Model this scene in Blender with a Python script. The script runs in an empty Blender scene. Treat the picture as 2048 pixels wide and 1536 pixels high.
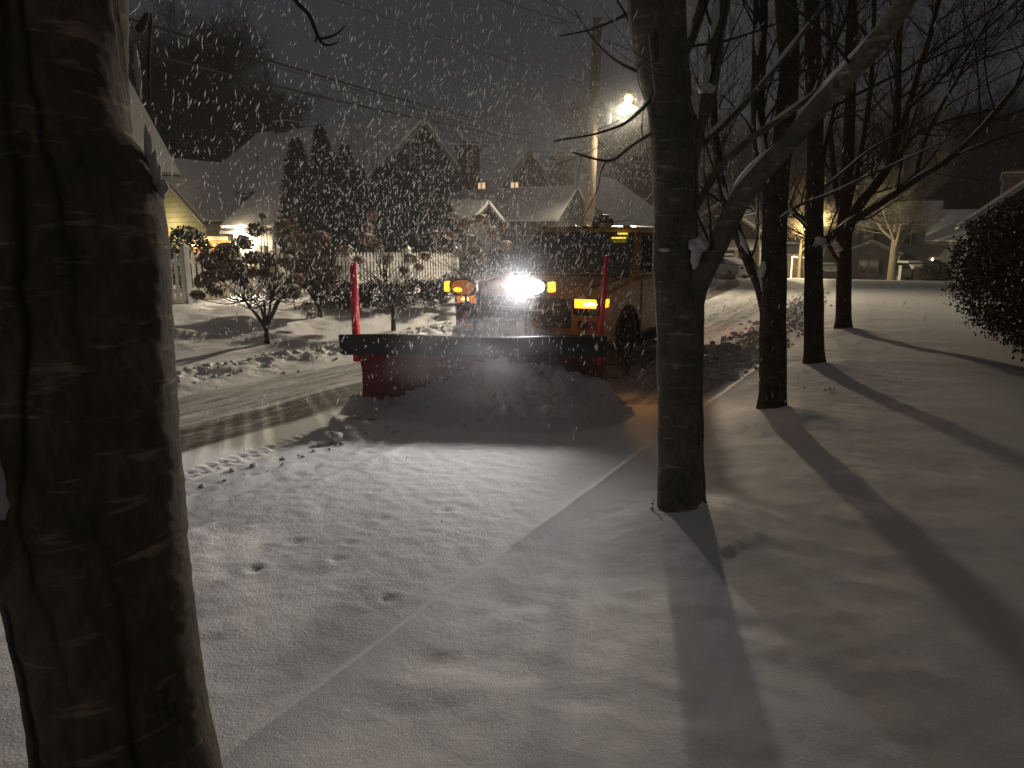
import bpy, math, random
import numpy as np
from mathutils import Vector, Matrix

R = math.radians
rng = random.Random(7)
scene = bpy.context.scene
col = scene.collection

# ---------------------------------------------------------------- camera
F_PX, HOR = 1450.0, 470.0            # focal length and horizon row of the 2048 x 1536 photograph
PITCH = math.atan((768 - HOR) / F_PX)
YAW = R(30)
CAM = Vector((0, 0, 1.8))
FW = Vector((-math.sin(YAW) * math.cos(PITCH), math.cos(YAW) * math.cos(PITCH), -math.sin(PITCH)))
RT = Vector((math.cos(YAW), math.sin(YAW), 0))
UP = RT.cross(FW)
cam_d = bpy.data.cameras.new("camera")
cam = bpy.data.objects.new("camera", cam_d)
col.objects.link(cam)
cam.matrix_world = Matrix(((RT.x, UP.x, -FW.x, CAM.x), (RT.y, UP.y, -FW.y, CAM.y), (RT.z, UP.z, -FW.z, CAM.z), (0, 0, 0, 1)))
cam_d.sensor_width = 36
cam_d.lens = F_PX / 2048 * 36
cam_d.clip_start = 0.05
cam_d.clip_end = 2000
scene.camera = cam


def at(x, y, t):
    """world point seen at photo pixel x, y and depth t metres"""
    return CAM + (FW + RT * ((x - 1024) / F_PX) - UP * ((y - 768) / F_PX)) * t


# ---------------------------------------------------------------- value noise
_prm = np.random.RandomState(3).rand(512, 512)


def vnoise(x, y):
    xi, yi = np.floor(x).astype(int), np.floor(y).astype(int)
    fx, fy = x - xi, y - yi
    fx, fy = fx * fx * (3 - 2 * fx), fy * fy * (3 - 2 * fy)
    g = lambda a, c: _prm[a & 511, c & 511]
    return (g(xi, yi) * (1 - fx) + g(xi + 1, yi) * fx) * (1 - fy) + (g(xi, yi + 1) * (1 - fx) + g(xi + 1, yi + 1) * fx) * fy - .5


def fbm(x, y, o=4):
    s, a = 0, 1
    for i in range(o):
        s = s + a * vnoise(x * 2 ** i + 17.3 * i, y * 2 ** i + 5.1 * i)
        a *= .5
    return s


# ---------------------------------------------------------------- object helpers
def tag(o, label=None, cat=None, group=None, kind=None):
    if label: o['label'] = label
    if cat: o['category'] = cat
    if group: o['group'] = group
    if kind: o['kind'] = kind
    return o


ORG = {}


def thing(name, label, cat, loc=(0, 0, 0), group=None, rotz=0.0, local=False):
    o = bpy.data.objects.new(name, None)
    col.objects.link(o)
    o.location = loc
    o.rotation_euler = (0, 0, rotz)
    o.empty_display_size = 0.1
    ORG[o.name] = Vector((0, 0, 0)) if local else Vector(loc)
    return tag(o, label, cat, group)


def catmull(pts, per=4):
    """smooth resample of a polyline; pts = [(Vector, radius)]"""
    n = len(pts)
    if n < 3: return pts
    out = []
    for i in range(n - 1):
        p0, p1, p2, p3 = pts[max(i - 1, 0)], pts[i], pts[i + 1], pts[min(i + 2, n - 1)]
        for k in range(per):
            u = k / per
            a, b, c, d = (-.5 * u ** 3 + u * u - .5 * u, 1.5 * u ** 3 - 2.5 * u * u + 1, -1.5 * u ** 3 + 2 * u * u + .5 * u, .5 * u ** 3 - .5 * u * u)
            out.append((p0[0] * a + p1[0] * b + p2[0] * c + p3[0] * d, p1[1] * (1 - u) + p2[1] * u))
    out.append(pts[-1])
    return out


class MB:
    def __init__(s):
        s.v, s.f = [], []

    def add(s, v, f):
        b = len(s.v)
        s.v.extend(v)
        s.f.extend([tuple(i + b for i in q) for q in f])

    def box(s, x0, x1, y0, y1, z0, z1):
        s.add([(x0, y0, z0), (x1, y0, z0), (x1, y1, z0), (x0, y1, z0), (x0, y0, z1), (x1, y0, z1), (x1, y1, z1), (x0, y1, z1)],
              [(0, 3, 2, 1), (4, 5, 6, 7), (0, 1, 5, 4), (1, 2, 6, 5), (2, 3, 7, 6), (3, 0, 4, 7)])

    def slab(s, quad, th):
        """a quad (4 points) thickened by th against its normal"""
        q = [Vector(p) for p in quad]
        n = (q[1] - q[0]).cross(q[3] - q[0]).normalized() * th
        s.add([tuple(p) for p in q] + [tuple(p - n) for p in q],
              [(0, 1, 2, 3), (7, 6, 5, 4), (0, 4, 5, 1), (1, 5, 6, 2), (2, 6, 7, 3), (3, 7, 4, 0)])

    def prism(s, prof, a0, a1, axis='x'):
        """polygon prof extruded along axis; prof coordinates are the two other axes in order"""
        def mk(a, p):
            return (a, p[0], p[1]) if axis == 'x' else (p[0], a, p[1]) if axis == 'y' else (p[0], p[1], a)
        n = len(prof)
        s.add([mk(a0, p) for p in prof] + [mk(a1, p) for p in prof],
              [tuple(range(n))[::-1], tuple(range(n, 2 * n))] + [(i, (i + 1) % n, n + (i + 1) % n, n + i) for i in range(n)])

    def tube(s, pts, sides=6, cap=True, wob=0.0, rnd=None):
        ph = [rnd.uniform(0, 6.28) for _ in range(4)] if wob else None
        """pts = [(Vector, radius)]"""
        n = len(pts)
        if n < 2: return
        b = len(s.v)
        prev = None
        for i, (p, r) in enumerate(pts):
            a = pts[max(i - 1, 0)][0]
            c = pts[min(i + 1, n - 1)][0]
            t = (c - a)
            if t.length < 1e-9: t = Vector((0, 0, 1))
            t.normalize()
            if prev is None:
                prev = t.orthogonal().normalized()
                if abs(t.z) > .7:
                    prev = (Vector((1, 0, 0)) - t * t.x).normalized()
            u = prev - t * prev.dot(t)
            u = u.normalized() if u.length > 1e-6 else t.orthogonal().normalized()
            prev = u
            w = t.cross(u)
            for k in range(sides):
                ang = 2 * math.pi * k / sides
                rr = r * (1 + wob * (math.sin(3 * ang + ph[0] + i * .05) + .7 * math.sin(5 * ang + ph[1] - i * .11) + .5 * math.sin(9 * ang + ph[2] + i * .2) + .35 * math.sin(i * 1.7 + ang * 2 + ph[3]))) if wob else r
                q = p + u * (math.cos(ang) * rr) + w * (math.sin(ang) * rr)
                s.v.append((q.x, q.y, q.z))
        for i in range(n - 1):
            for k in range(sides):
                k2 = (k + 1) % sides
                s.f.append((b + i * sides + k, b + i * sides + k2, b + (i + 1) * sides + k2, b + (i + 1) * sides + k))
        if cap:
            s.f.append(tuple(b + k for k in range(sides))[::-1])
            s.f.append(tuple(b + (n - 1) * sides + k for k in range(sides)))

    def bark_tube(s, pts, sides, amp, rnd, cracks=None):
        """closed swept trunk with wavy cracks and rough skin; fills s.crack (1 inside a crack)"""
        n = len(pts)
        ln = [0.0]
        for i in range(1, n): ln.append(ln[-1] + (pts[i][0] - pts[i - 1][0]).length)
        ln = np.array(ln)
        ang = np.arange(sides) / sides * 2 * np.pi
        A2, L2 = np.meshgrid(ang, ln)
        rr = np.array([r for _, r in pts])[:, None]
        o = rnd.uniform(0, 50)
        R0 = float(rr.mean())
        ux, uy = np.cos(A2) * R0, np.sin(A2) * R0
        d = amp * (1.6 * fbm(ux * 9 + o, L2 * 5 + uy * 7, 3) + .55 * fbm(A2 * R0 * 34 + o, L2 * 50, 3) + .35 * fbm(A2 * R0 * 7 + o, L2 * 45, 2))
        d += R0 * .05 * (fbm(np.cos(A2) + o, L2 * 1.2 + np.sin(A2), 2))
        ck = np.zeros_like(d)
        for k, a0 in enumerate(cracks or [rnd.uniform(0, 6.283) for _ in range(5)]):
            c = a0 + (.5 if cracks else .9) * fbm(ln * 1.1 + 7 * k + o, ln * 0 + k, 3)[:, None] + .12 * fbm(ln * 9 + k, ln * 0 + 3, 2)[:, None]
            dd = (A2 - c + np.pi) % (2 * np.pi) - np.pi
            wd = (.006 + .012 * np.clip(fbm(ln * 2.5 + 3 * k, ln * 0 + 9, 3) + .35, .05, 1))[:, None]
            on = np.clip(fbm(ln * .8 + 11 * k, ln * 0 + 2, 2) * 3 + .9, 0, 1)[:, None]
            ck = np.maximum(ck, np.exp(-(dd * R0 / wd) ** 2) * on)
        d -= amp * 1.3 * ck
        b = len(s.v)
        prev = None
        for i, (p, r) in enumerate(pts):
            t = (pts[min(i + 1, n - 1)][0] - pts[max(i - 1, 0)][0]).normalized()
            u = Vector((1, 0, 0)) if prev is None else prev
            u = (u - t * u.dot(t)).normalized()
            prev = u
            w = t.cross(u)
            for k in range(sides):
                q = p + (u * math.cos(ang[k]) + w * math.sin(ang[k])) * (r + float(d[i, k]))
                s.v.append((q.x, q.y, q.z))
        for i in range(n - 1):
            for k in range(sides):
                k2 = (k + 1) % sides
                s.f.append((b + i * sides + k, b + i * sides + k2, b + (i + 1) * sides + k2, b + (i + 1) * sides + k))
        s.f.append(tuple(b + k for k in range(sides))[::-1])
        s.f.append(tuple(b + (n - 1) * sides + k for k in range(sides)))
        s.crack = ck.ravel()

    def bar(s, p, q, r, sides=6):
        s.tube([(Vector(p), r), (Vector(q), r)], sides)

    def lathe(s, prof, c=(0, 0, 0), axis='z', seg=24):
        """prof = [(radius, along)]; closed at ends when radius is 0"""
        b = len(s.v)
        n = len(prof)
        for r, h in prof:
            for k in range(seg):
                a = 2 * math.pi * k / seg
                x, y = r * math.cos(a), r * math.sin(a)
                p = (x, y, h) if axis == 'z' else (h, x, y) if axis == 'x' else (y, h, x)
                s.v.append((p[0] + c[0], p[1] + c[1], p[2] + c[2]))
        for i in range(n - 1):
            for k in range(seg):
                k2 = (k + 1) % seg
                s.f.append((b + i * seg + k, b + i * seg + k2, b + (i + 1) * seg + k2, b + (i + 1) * seg + k))
        s.f.append(tuple(b + k for k in range(seg))[::-1])
        s.f.append(tuple(b + (n - 1) * seg + k for k in range(seg)))

    def blob(s, c, rx, ry, rz, seg=10, rings=6, noise=0.0, rnd=None, zmin=-1.0):
        b = len(s.v)
        for i in range(rings + 1):
            th = math.pi * i / rings
            for k in range(seg):
                a = 2 * math.pi * k / seg
                m = 1 + (rnd.uniform(-noise, noise) if noise else 0)
                zz = max(math.cos(th), zmin)
                s.v.append((c[0] + rx * math.sin(th) * math.cos(a) * m, c[1] + ry * math.sin(th) * math.sin(a) * m, c[2] + rz * zz * m))
        for i in range(rings):
            for k in range(seg):
                k2 = (k + 1) % seg
                s.f.append((b + i * seg + k, b + (i + 1) * seg + k, b + (i + 1) * seg + k2, b + i * seg + k2))

    def card(s, c, d, n, w, l):
        """leaf shaped quad: centre line from c along d (unit) with half width w across, pointed"""
        d = d * l
        a = n * w
        p = [c, c + d * .45 + a, c + d, c + d * .45 - a]
        b = len(s.v)
        s.v.extend([(q.x, q.y, q.z) for q in p])
        s.f.append((b, b + 1, b + 2, b + 3))

    def build(s, name, mat, parent=None, smooth=False, bevel=0.0):
        me = bpy.data.meshes.new(name)
        if parent is not None:
            o = ORG[parent.name]
            vs = [(v[0] - o.x, v[1] - o.y, v[2] - o.z) for v in s.v]
        else:
            vs = s.v
        me.from_pydata(vs, [], s.f)
        if smooth:
            me.polygons.foreach_set('use_smooth', [True] * len(me.polygons))
        me.materials.append(mat)
        me.update()
        ob = bpy.data.objects.new(name, me)
        col.objects.link(ob)
        if parent is not None:
            ob.parent = parent
            ORG[ob.name] = ORG[parent.name]
        if bevel:
            m = ob.modifiers.new('bevel', 'BEVEL')
            m.width = bevel
            m.segments = 2
            m.limit_method = 'ANGLE'
            m.angle_limit = R(40)
        return ob


def copy_tree(o, parent=None):
    c = o.copy()
    col.objects.link(c)
    if parent is not None: c.parent = parent
    for ch in list(o.children): copy_tree(ch, c)
    return c


# ---------------------------------------------------------------- materials
def new_mat(name):
    m = bpy.data.materials.new(name)
    m.use_nodes = True
    nt = m.node_tree
    b = nt.nodes['Principled BSDF']
    return m, nt, b


def N(nt, typ, **kw):
    n = nt.nodes.new(typ)
    for k, v in kw.items():
        if k in n.inputs.keys():
            n.inputs[k].default_value = v
        else:
            setattr(n, k, v)
    return n


def plain(name, c, rough=.6, metal=0.0, var=.25, scale=6.0, bump=0.0, bscale=40.0, spec=.4, coords='Object'):
    m, nt, b = new_mat(name)
    L = nt.links.new
    tc = N(nt, 'ShaderNodeTexCoord')
    ns = N(nt, 'ShaderNodeTexNoise', Scale=scale, Detail=5.0)
    L(tc.outputs[coords], ns.inputs['Vector'])
    mx = N(nt, 'ShaderNodeMix', data_type='RGBA')
    mx.inputs[6].default_value = (c[0] * (1 - var), c[1] * (1 - var), c[2] * (1 - var), 1)
    mx.inputs[7].default_value = (min(c[0] * (1 + var), 1), min(c[1] * (1 + var), 1), min(c[2] * (1 + var), 1), 1)
    L(ns.outputs['Fac'], mx.inputs[0])
    L(mx.outputs[2], b.inputs['Base Color'])
    b.inputs['Roughness'].default_value = rough
    b.inputs['Metallic'].default_value = metal
    b.inputs['Specular IOR Level'].default_value = spec
    if bump:
        n2 = N(nt, 'ShaderNodeTexNoise', Scale=bscale, Detail=4.0)
        L(tc.outputs[coords], n2.inputs['Vector'])
        bp = N(nt, 'ShaderNodeBump', Strength=.7, Distance=bump)
        L(n2.outputs['Fac'], bp.inputs['Height'])
        L(bp.outputs['Normal'], b.inputs['Normal'])
    return m


def emit(name, c, s):
    m, nt, b = new_mat(name)
    b.inputs['Base Color'].default_value = (c[0] * .5, c[1] * .5, c[2] * .5, 1)
    b.inputs['Emission Color'].default_value = (*c, 1)
    b.inputs['Emission Strength'].default_value = s
    return m


def bark(name, c1, c2, band=True, moss=.3):
    m, nt, b = new_mat(name)
    L = nt.links.new
    tc = N(nt, 'ShaderNodeTexCoord')
    mp = N(nt, 'ShaderNodeMapping')
    mp.inputs['Scale'].default_value = (1, 1, .35)
    L(tc.outputs['Object'], mp.inputs['Vector'])
    n1 = N(nt, 'ShaderNodeTexNoise', Scale=38.0, Detail=9.0, Roughness=.75)
    L(mp.outputs[0], n1.inputs['Vector'])
    mx = N(nt, 'ShaderNodeMix', data_type='RGBA')
    mx.inputs[6].default_value = (*c1, 1)
    mx.inputs[7].default_value = (*c2, 1)
    r1 = N(nt, 'ShaderNodeValToRGB')
    r1.color_ramp.elements[0].position = .36
    r1.color_ramp.elements[1].position = .66
    L(n1.outputs['Fac'], r1.inputs[0])
    L(r1.outputs[0], mx.inputs[0])
    outc = mx.outputs[2]
    # horizontal pale lenticels
    mp2 = N(nt, 'ShaderNodeMapping')
    mp2.inputs['Scale'].default_value = (3.4, 3.4, 21)
    L(tc.outputs['Object'], mp2.inputs['Vector'])
    wv = N(nt, 'ShaderNodeTexNoise', Scale=2.0, Detail=3.0, Roughness=.6)
    L(mp2.outputs[0], wv.inputs['Vector'])
    r2 = N(nt, 'ShaderNodeValToRGB')
    r2.color_ramp.elements[0].position = .59
    r2.color_ramp.elements[1].position = .70
    L(wv.outputs['Fac'], r2.inputs[0])
    if band:
        mul = N(nt, 'ShaderNodeMath', operation='MULTIPLY')
        mul.inputs[1].default_value = .75
        L(r2.outputs[0], mul.inputs[0])
        mx2 = N(nt, 'ShaderNodeMix', data_type='RGBA')
        L(mul.outputs[0], mx2.inputs[0])
        L(outc, mx2.inputs[6])
        mx2.inputs[7].default_value = (c2[0] * 2.2, c2[1] * 2.1, c2[2] * 1.9, 1)
        outc = mx2.outputs[2]
    # vertical dark cracks
    mp3 = N(nt, 'ShaderNodeMapping')
    mp3.inputs['Scale'].default_value = (11, 11, 1.3)
    L(tc.outputs['Object'], mp3.inputs['Vector'])
    cr = N(nt, 'ShaderNodeTexNoise', Scale=1.2, Detail=4.0)
    L(mp3.outputs[0], cr.inputs['Vector'])
    r3 = N(nt, 'ShaderNodeValToRGB')
    r3.color_ramp.elements[0].position = .30
    r3.color_ramp.elements[1].position = .345
    L(cr.outputs['Fac'], r3.inputs[0])
    mx3 = N(nt, 'ShaderNodeMix', data_type='RGBA', blend_type='MULTIPLY')
    mx3.inputs[0].default_value = .55
    L(outc, mx3.inputs[6])
    L(r3.outputs[0], mx3.inputs[7])
    ca = N(nt, 'ShaderNodeAttribute', attribute_name='crack')
    # slow drift between olive, grey and brown patches
    n5 = N(nt, 'ShaderNodeTexNoise', Scale=5.0, Detail=3.0)
    L(tc.outputs['Object'], n5.inputs['Vector'])
    r5 = N(nt, 'ShaderNodeValToRGB')
    r5.color_ramp.elements[0].position = .38
    r5.color_ramp.elements[0].color = (.60, .61, .50, 1)
    r5.color_ramp.elements[1].position = .64
    r5.color_ramp.elements[1].color = (1.0, .92, .86, 1)
    L(n5.outputs['Fac'], r5.inputs[0])
    mx5 = N(nt, 'ShaderNodeMix', data_type='RGBA', blend_type='MULTIPLY')
    mx5.inputs[0].default_value = 1.0
    L(mx3.outputs[2], mx5.inputs[6])
    L(r5.outputs[0], mx5.inputs[7])
    mx4 = N(nt, 'ShaderNodeMix', data_type='RGBA')
    L(ca.outputs['Fac'], mx4.inputs[0])
    L(mx5.outputs[2], mx4.inputs[6])
    mx4.inputs[7].default_value = (.014, .012, .010, 1)
    L(mx4.outputs[2], b.inputs['Base Color'])
    b.inputs['Roughness'].default_value = .85
    b.inputs['Specular IOR Level'].default_value = .25
    ad = N(nt, 'ShaderNodeMath', operation='ADD')
    L(n1.outputs['Fac'], ad.inputs[0])
    L(r3.outputs[0], ad.inputs[1])
    bp = N(nt, 'ShaderNodeBump', Strength=.8, Distance=.012)
    L(ad.outputs[0], bp.inputs['Height'])
    L(bp.outputs['Normal'], b.inputs['Normal'])
    return m


def clapboard(name, c, pitch=.14):
    m, nt, b = new_mat(name)
    L = nt.links.new
    tc = N(nt, 'ShaderNodeTexCoord')
    sp = N(nt, 'ShaderNodeSeparateXYZ')
    L(tc.outputs['Object'], sp.inputs[0])
    dv = N(nt, 'ShaderNodeMath', operation='DIVIDE')
    dv.inputs[1].default_value = pitch
    L(sp.outputs['Z'], dv.inputs[0])
    fr = N(nt, 'ShaderNodeMath', operation='FRACT')
    L(dv.outputs[0], fr.inputs[0])
    bp = N(nt, 'ShaderNodeBump', Strength=1.0, Distance=.05)
    bp.invert = True
    L(fr.outputs[0], bp.inputs['Height'])
    L(bp.outputs['Normal'], b.inputs['Normal'])
    ns = N(nt, 'ShaderNodeTexNoise', Scale=1.5, Detail=5.0)
    L(tc.outputs['Object'], ns.inputs['Vector'])
    lt = N(nt, 'ShaderNodeMath', operation='LESS_THAN')
    lt.inputs[1].default_value = .1
    L(fr.outputs[0], lt.inputs[0])
    mx = N(nt, 'ShaderNodeMix', data_type='RGBA')
    mx.inputs[6].default_value = (c[0] * .85, c[1] * .85, c[2] * .85, 1)
    mx.inputs[7].default_value = (*c, 1)
    L(ns.outputs['Fac'], mx.inputs[0])
    m2 = N(nt, 'ShaderNodeMix', data_type='RGBA')
    L(lt.outputs[0], m2.inputs[0])
    L(mx.outputs[2], m2.inputs[6])
    m2.inputs[7].default_value = (c[0] * .45, c[1] * .45, c[2] * .45, 1)
    L(m2.outputs[2], b.inputs['Base Color'])
    b.inputs['Roughness'].default_value = .6
    return m


def snow_mat(name, bare=False, c=(.80, .79, .79), fine=70.0, dist=.012):
    m, nt, b = new_mat(name)
    L = nt.links.new
    tc = N(nt, 'ShaderNodeTexCoord')
    n1 = N(nt, 'ShaderNodeTexNoise', Scale=fine, Detail=6.0, Roughness=.7)
    L(tc.outputs['Object'], n1.inputs['Vector'])
    n2 = N(nt, 'ShaderNodeTexNoise', Scale=fine / 5, Detail=4.0, Roughness=.55)
    L(tc.outputs['Object'], n2.inputs['Vector'])
    ad = N(nt, 'ShaderNodeMath', operation='MULTIPLY_ADD')
    ad.inputs[1].default_value = .8
    L(n2.outputs['Fac'], ad.inputs[0])
    L(n1.outputs['Fac'], ad.inputs[2])
    bp = N(nt, 'ShaderNodeBump', Strength=.9, Distance=dist)
    L(ad.outputs[0], bp.inputs['Height'])
    L(bp.outputs['Normal'], b.inputs['Normal'])
    b.inputs['Roughness'].default_value = .55
    b.inputs['Specular IOR Level'].default_value = .3
    if not bare:
        b.inputs['Base Color'].default_value = (*c, 1)
        return m
    # attribute bare: 0 deep snow ... 1 scraped asphalt
    at_ = N(nt, 'ShaderNodeAttribute', attribute_name='bare')
    mp = N(nt, 'ShaderNodeMapping')
    mp.inputs['Scale'].default_value = (3.2, .45, 1)
    L(tc.outputs['Object'], mp.inputs['Vector'])
    n3 = N(nt, 'ShaderNodeTexNoise', Scale=3.0, Detail=7.0, Roughness=.7)
    L(mp.outputs[0], n3.inputs['Vector'])
    n4 = N(nt, 'ShaderNodeTexNoise', Scale=35.0, Detail=5.0, Roughness=.7)
    L(tc.outputs['Object'], n4.inputs['Vector'])
    av = N(nt, 'ShaderNodeMath', operation='MULTIPLY_ADD')
    av.inputs[1].default_value = .45
    L(n4.outputs['Fac'], av.inputs[0])
    L(n3.outputs['Fac'], av.inputs[2])          # mean about .72
    sb = N(nt, 'ShaderNodeMath', operation='SUBTRACT')
    L(av.outputs[0], sb.inputs[0])
    sb.inputs[1].default_value = .72
    s2 = N(nt, 'ShaderNodeMath', operation='MULTIPLY_ADD')
    s2.inputs[1].default_value = 1.6
    L(sb.outputs[0], s2.inputs[0])
    L(at_.outputs['Fac'], s2.inputs[2])
    rp = N(nt, 'ShaderNodeValToRGB')
    rp.color_ramp.elements[0].position = .25
    rp.color_ramp.elements[1].position = .95
    L(s2.outputs[0], rp.inputs[0])
    mx = N(nt, 'ShaderNodeMix', data_type='RGBA')
    L(rp.outputs[0], mx.inputs[0])
    mx.inputs[6].default_value = (*c, 1)
    mx.inputs[7].default_value = (.075, .062, .052, 1)
    L(mx.outputs[2], b.inputs['Base Color'])
    mr = N(nt, 'ShaderNodeMapRange')
    mr.inputs['To Min'].default_value = .55
    mr.inputs['To Max'].default_value = .75
    L(rp.outputs[0], mr.inputs[0])
    L(mr.outputs[0], b.inputs['Roughness'])
    return m


def glass(name, c=(.02, .025, .03), rough=.08):
    m, nt, b = new_mat(name)
    b.inputs['Base Color'].default_value = (*c, 1)
    b.inputs['Roughness'].default_value = rough
    b.inputs['Specular IOR Level'].default_value = .6
    return m


M = {}
M['snow'] = snow_mat('ground_snow', fine=130.0, dist=.008)
M['road'] = snow_mat('road_snow', bare=True)
M['roofsnow'] = snow_mat('roof_snow', fine=20.0, dist=.03)
M['capsnow'] = snow_mat('cap_snow', fine=60.0, dist=.01)
M['churn'] = snow_mat('churned_snow', c=(.72, .71, .70), fine=30.0, dist=.03)
M['bark'] = bark('smooth_bark', (.120, .102, .076), (.250, .212, .160))
M['barkgrey'] = bark('grey_bark', (.135, .125, .110), (.265, .250, .222), True, .3)
M['barkdark'] = bark('dark_bark', (.060, .053, .047), (.120, .104, .088))
M['barkredlit'] = bark('red_lit_bark', (.046, .030, .025), (.095, .062, .050))  # red light of the tail lamps put into the bark colour
M['twig'] = plain('twig_bark', (.045, .038, .033), .85)
M['fartwig'] = plain('far_twig_bark', (.07, .06, .05), .85)
M['foliage'] = plain('evergreen_foliage', (.028, .040, .026), .65, var=.5, scale=9)
M['hedge'] = plain('hedge_leaf', (.034, .023, .018), .55, var=.5, scale=14, spec=.25)
M['bloom'] = plain('dried_bloom', (.36, .265, .19), .85, var=.45, scale=25)
M['whitewood'] = plain('white_painted_wood', (.87, .85, .80), .55, var=.08, scale=8)
M['trim'] = plain('house_trim', (.34, .33, .31), .55, var=.08)
M['wallwhite'] = clapboard('white_clapboard', (.66, .63, .56))
M['walltan'] = clapboard('cream_clapboard', (.50, .44, .30), .2)
M['walldark'] = clapboard('dark_shingle_siding', (.060, .062, .070), .2)
M['wallgrey'] = clapboard('grey_siding', (.22, .22, .22), .16)
M['wallmid'] = clapboard('weathered_siding', (.19, .19, .19), .16)
M['wallbrown'] = clapboard('brown_siding', (.11, .085, .07), .16)
M['roofdark'] = plain('roof_shingle', (.06, .06, .065), .8)
M['brick'] = plain('chimney_brick', (.10, .055, .045), .85, var=.4, scale=20, bump=.01, bscale=60)
M['palebrick'] = plain('pale_brick', (.30, .22, .18), .85, var=.3, scale=14)
M['pole'] = plain('weathered_pole_wood', (.26, .20, .14), .85, var=.35, scale=12, bump=.01, bscale=30)
M['metal'] = plain('galvanised_metal', (.42, .43, .44), .45, metal=.7, var=.15)
M['wire'] = plain('cable_sheath', (.010, .010, .010), .8, spec=.05)
M['wirelit'] = plain('lamplit_cable', (.30, .29, .26), .5)  # paler copy of the cable, lamp light put into its colour
M['paint'] = plain('orange_truck_paint', (.48, .185, .022), .33, var=.12, scale=3, spec=.5)
M['paintroof'] = plain('yellow_roof_paint', (.52, .30, .05), .30, var=.1, scale=3, spec=.5)
M['black'] = plain('black_plastic', (.018, .018, .020), .5, var=.3)
M['rubber'] = plain('tyre_rubber', (.020, .019, .018), .8, var=.3, bump=.004, bscale=50)
M['rim'] = plain('dull_steel_rim', (.16, .155, .15), .45, metal=.6, var=.2)
M['steel'] = plain('dark_plow_steel', (.05, .05, .055), .45, metal=.4, var=.3, scale=15)
M['plowred'] = plain('red_plow_paint', (.24, .017, .024), .42, var=.25, scale=8)
M['stick'] = plain('red_marker_plastic', (.80, .055, .065), .5, var=.1)
M['glass'] = glass('dark_window_glass')
M['windshield'] = glass('windshield_glass', (.035, .042, .045), .12)
M['interior'] = plain('cab_interior', (.03, .03, .03), .8)
M['carwhite'] = plain('snow_covered_car_paint', (.75, .75, .75), .5, var=.1)
M['cardark'] = plain('dark_car_paint', (.05, .05, .055), .35, var=.1)
M['hill'] = plain('wooded_slope', (.035, .034, .033), .9, var=.5, scale=.15)
M['cord'] = plain('pale_cord', (.42, .40, .34), .6)
M['leafdead'] = plain('dead_leaf', (.05, .035, .025), .8)

M['e_head'] = emit('plow_lamp_lens', (1.0, .97, .90), 24)
M['e_amber'] = emit('amber_lens_lit', (1.0, .36, .02), 2.6)
M['e_amberdim'] = emit('amber_lens_half_lit', (1.0, .30, .02), .42)
M['e_ambersoft'] = emit('amber_lens_soft', (1.0, .30, .02), .16)
M['e_amberhot'] = emit('amber_bulb', (1.0, .62, .16), 9)
M['e_yellow'] = emit('yellow_glint', (1.0, .72, .08), 1.1)  # glow for the imitated reflection in the windshield
M['e_red'] = emit('red_tail_lens', (1.0, .03, .015), 6)
M['e_street'] = emit('street_lamp_lens', (1.0, .78, .32), 3.2)
M['e_flood'] = emit('flood_lamp_lens', (1.0, .88, .62), 320)
M['e_string'] = emit('string_bulb', (1.0, .68, .30), 60)
M['e_fairy'] = emit('fairy_bulb', (1.0, .70, .36), 8)
M['e_window'] = emit('lit_window_pane', (1.0, .66, .36), .75)
M['e_windowcool'] = emit('dim_lit_pane', (1.0, .82, .50), .45)
M['e_blue'] = emit('blue_lit_pane', (.16, .30, 1.0), 1.0)
M['e_porch'] = emit('porch_lamp', (1.0, .70, .38), 6)

mf, nt, b = new_mat('snow_flake')
tr = N(nt, 'ShaderNodeBsdfTranslucent')
df = N(nt, 'ShaderNodeBsdfDiffuse')
tr.inputs[0].default_value = (.97, .97, .97, 1)
df.inputs[0].default_value = (.97, .97, .97, 1)
ads = N(nt, 'ShaderNodeMixShader')
nt.links.new(df.outputs[0], ads.inputs[1])
nt.links.new(tr.outputs[0], ads.inputs[2])
nt.links.new(ads.outputs[0], nt.nodes['Material Output'].inputs['Surface'])
M['flake'] = mf

# ---------------------------------------------------------------- terrain
def bend(y):
    y = np.asarray(y, float)
    a = np.clip(y - 10, 0, 35)
    return -.0035 * a * a - .245 * np.clip(y - 45, 0, 60)


SX = [-90, -16, -13.2, -12.3, -11.2, -10.3, -9.6, -9.2, -8.7, -8.1, -7.6, -6.8, -5.4, -4.1, -2.35, -2.12, -2.0, -1.6, -1.0, 2.5, 12, 60]
SZ = [.05, .02, .42, .36, .20, .03, -.09, -.10, -.05, -.16, -.185, -.195, -.175, -.15, -.135, -.115, -.105, -.05, .0, .0, .1, .4]


def macro(x, y):
    x = np.asarray(x, float)
    y = np.asarray(y, float)
    fall = -.0005 * np.clip(y - 6, 0, 80) ** 2
    return np.interp(x - bend(y), SX, SZ) + fall


def gz(x, y): return float(macro(x, y))


TREES = [(-1.40, .80, .19), (-1.28, 4.42, .16), (-1.30, 7.51, .155), (-1.32, 10.66, .16), (-1.44, 15.26, .16)]
PAWS = [(752, 981), (890, 1021), (763, 1037), (593, 1081), (699, 1085), (675, 1117), (510, 1137), (776, 1197)]


def ground_at(px, py, z=-.14):
    d = at(px, py, 1) - CAM
    return CAM + d * ((z - CAM.z) / d.z)


def sm(a, lo, hi): return np.clip((a - lo) / (hi - lo), 0, 1) ** 2 * (3 - 2 * np.clip((a - lo) / (hi - lo), 0, 1))


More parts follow.
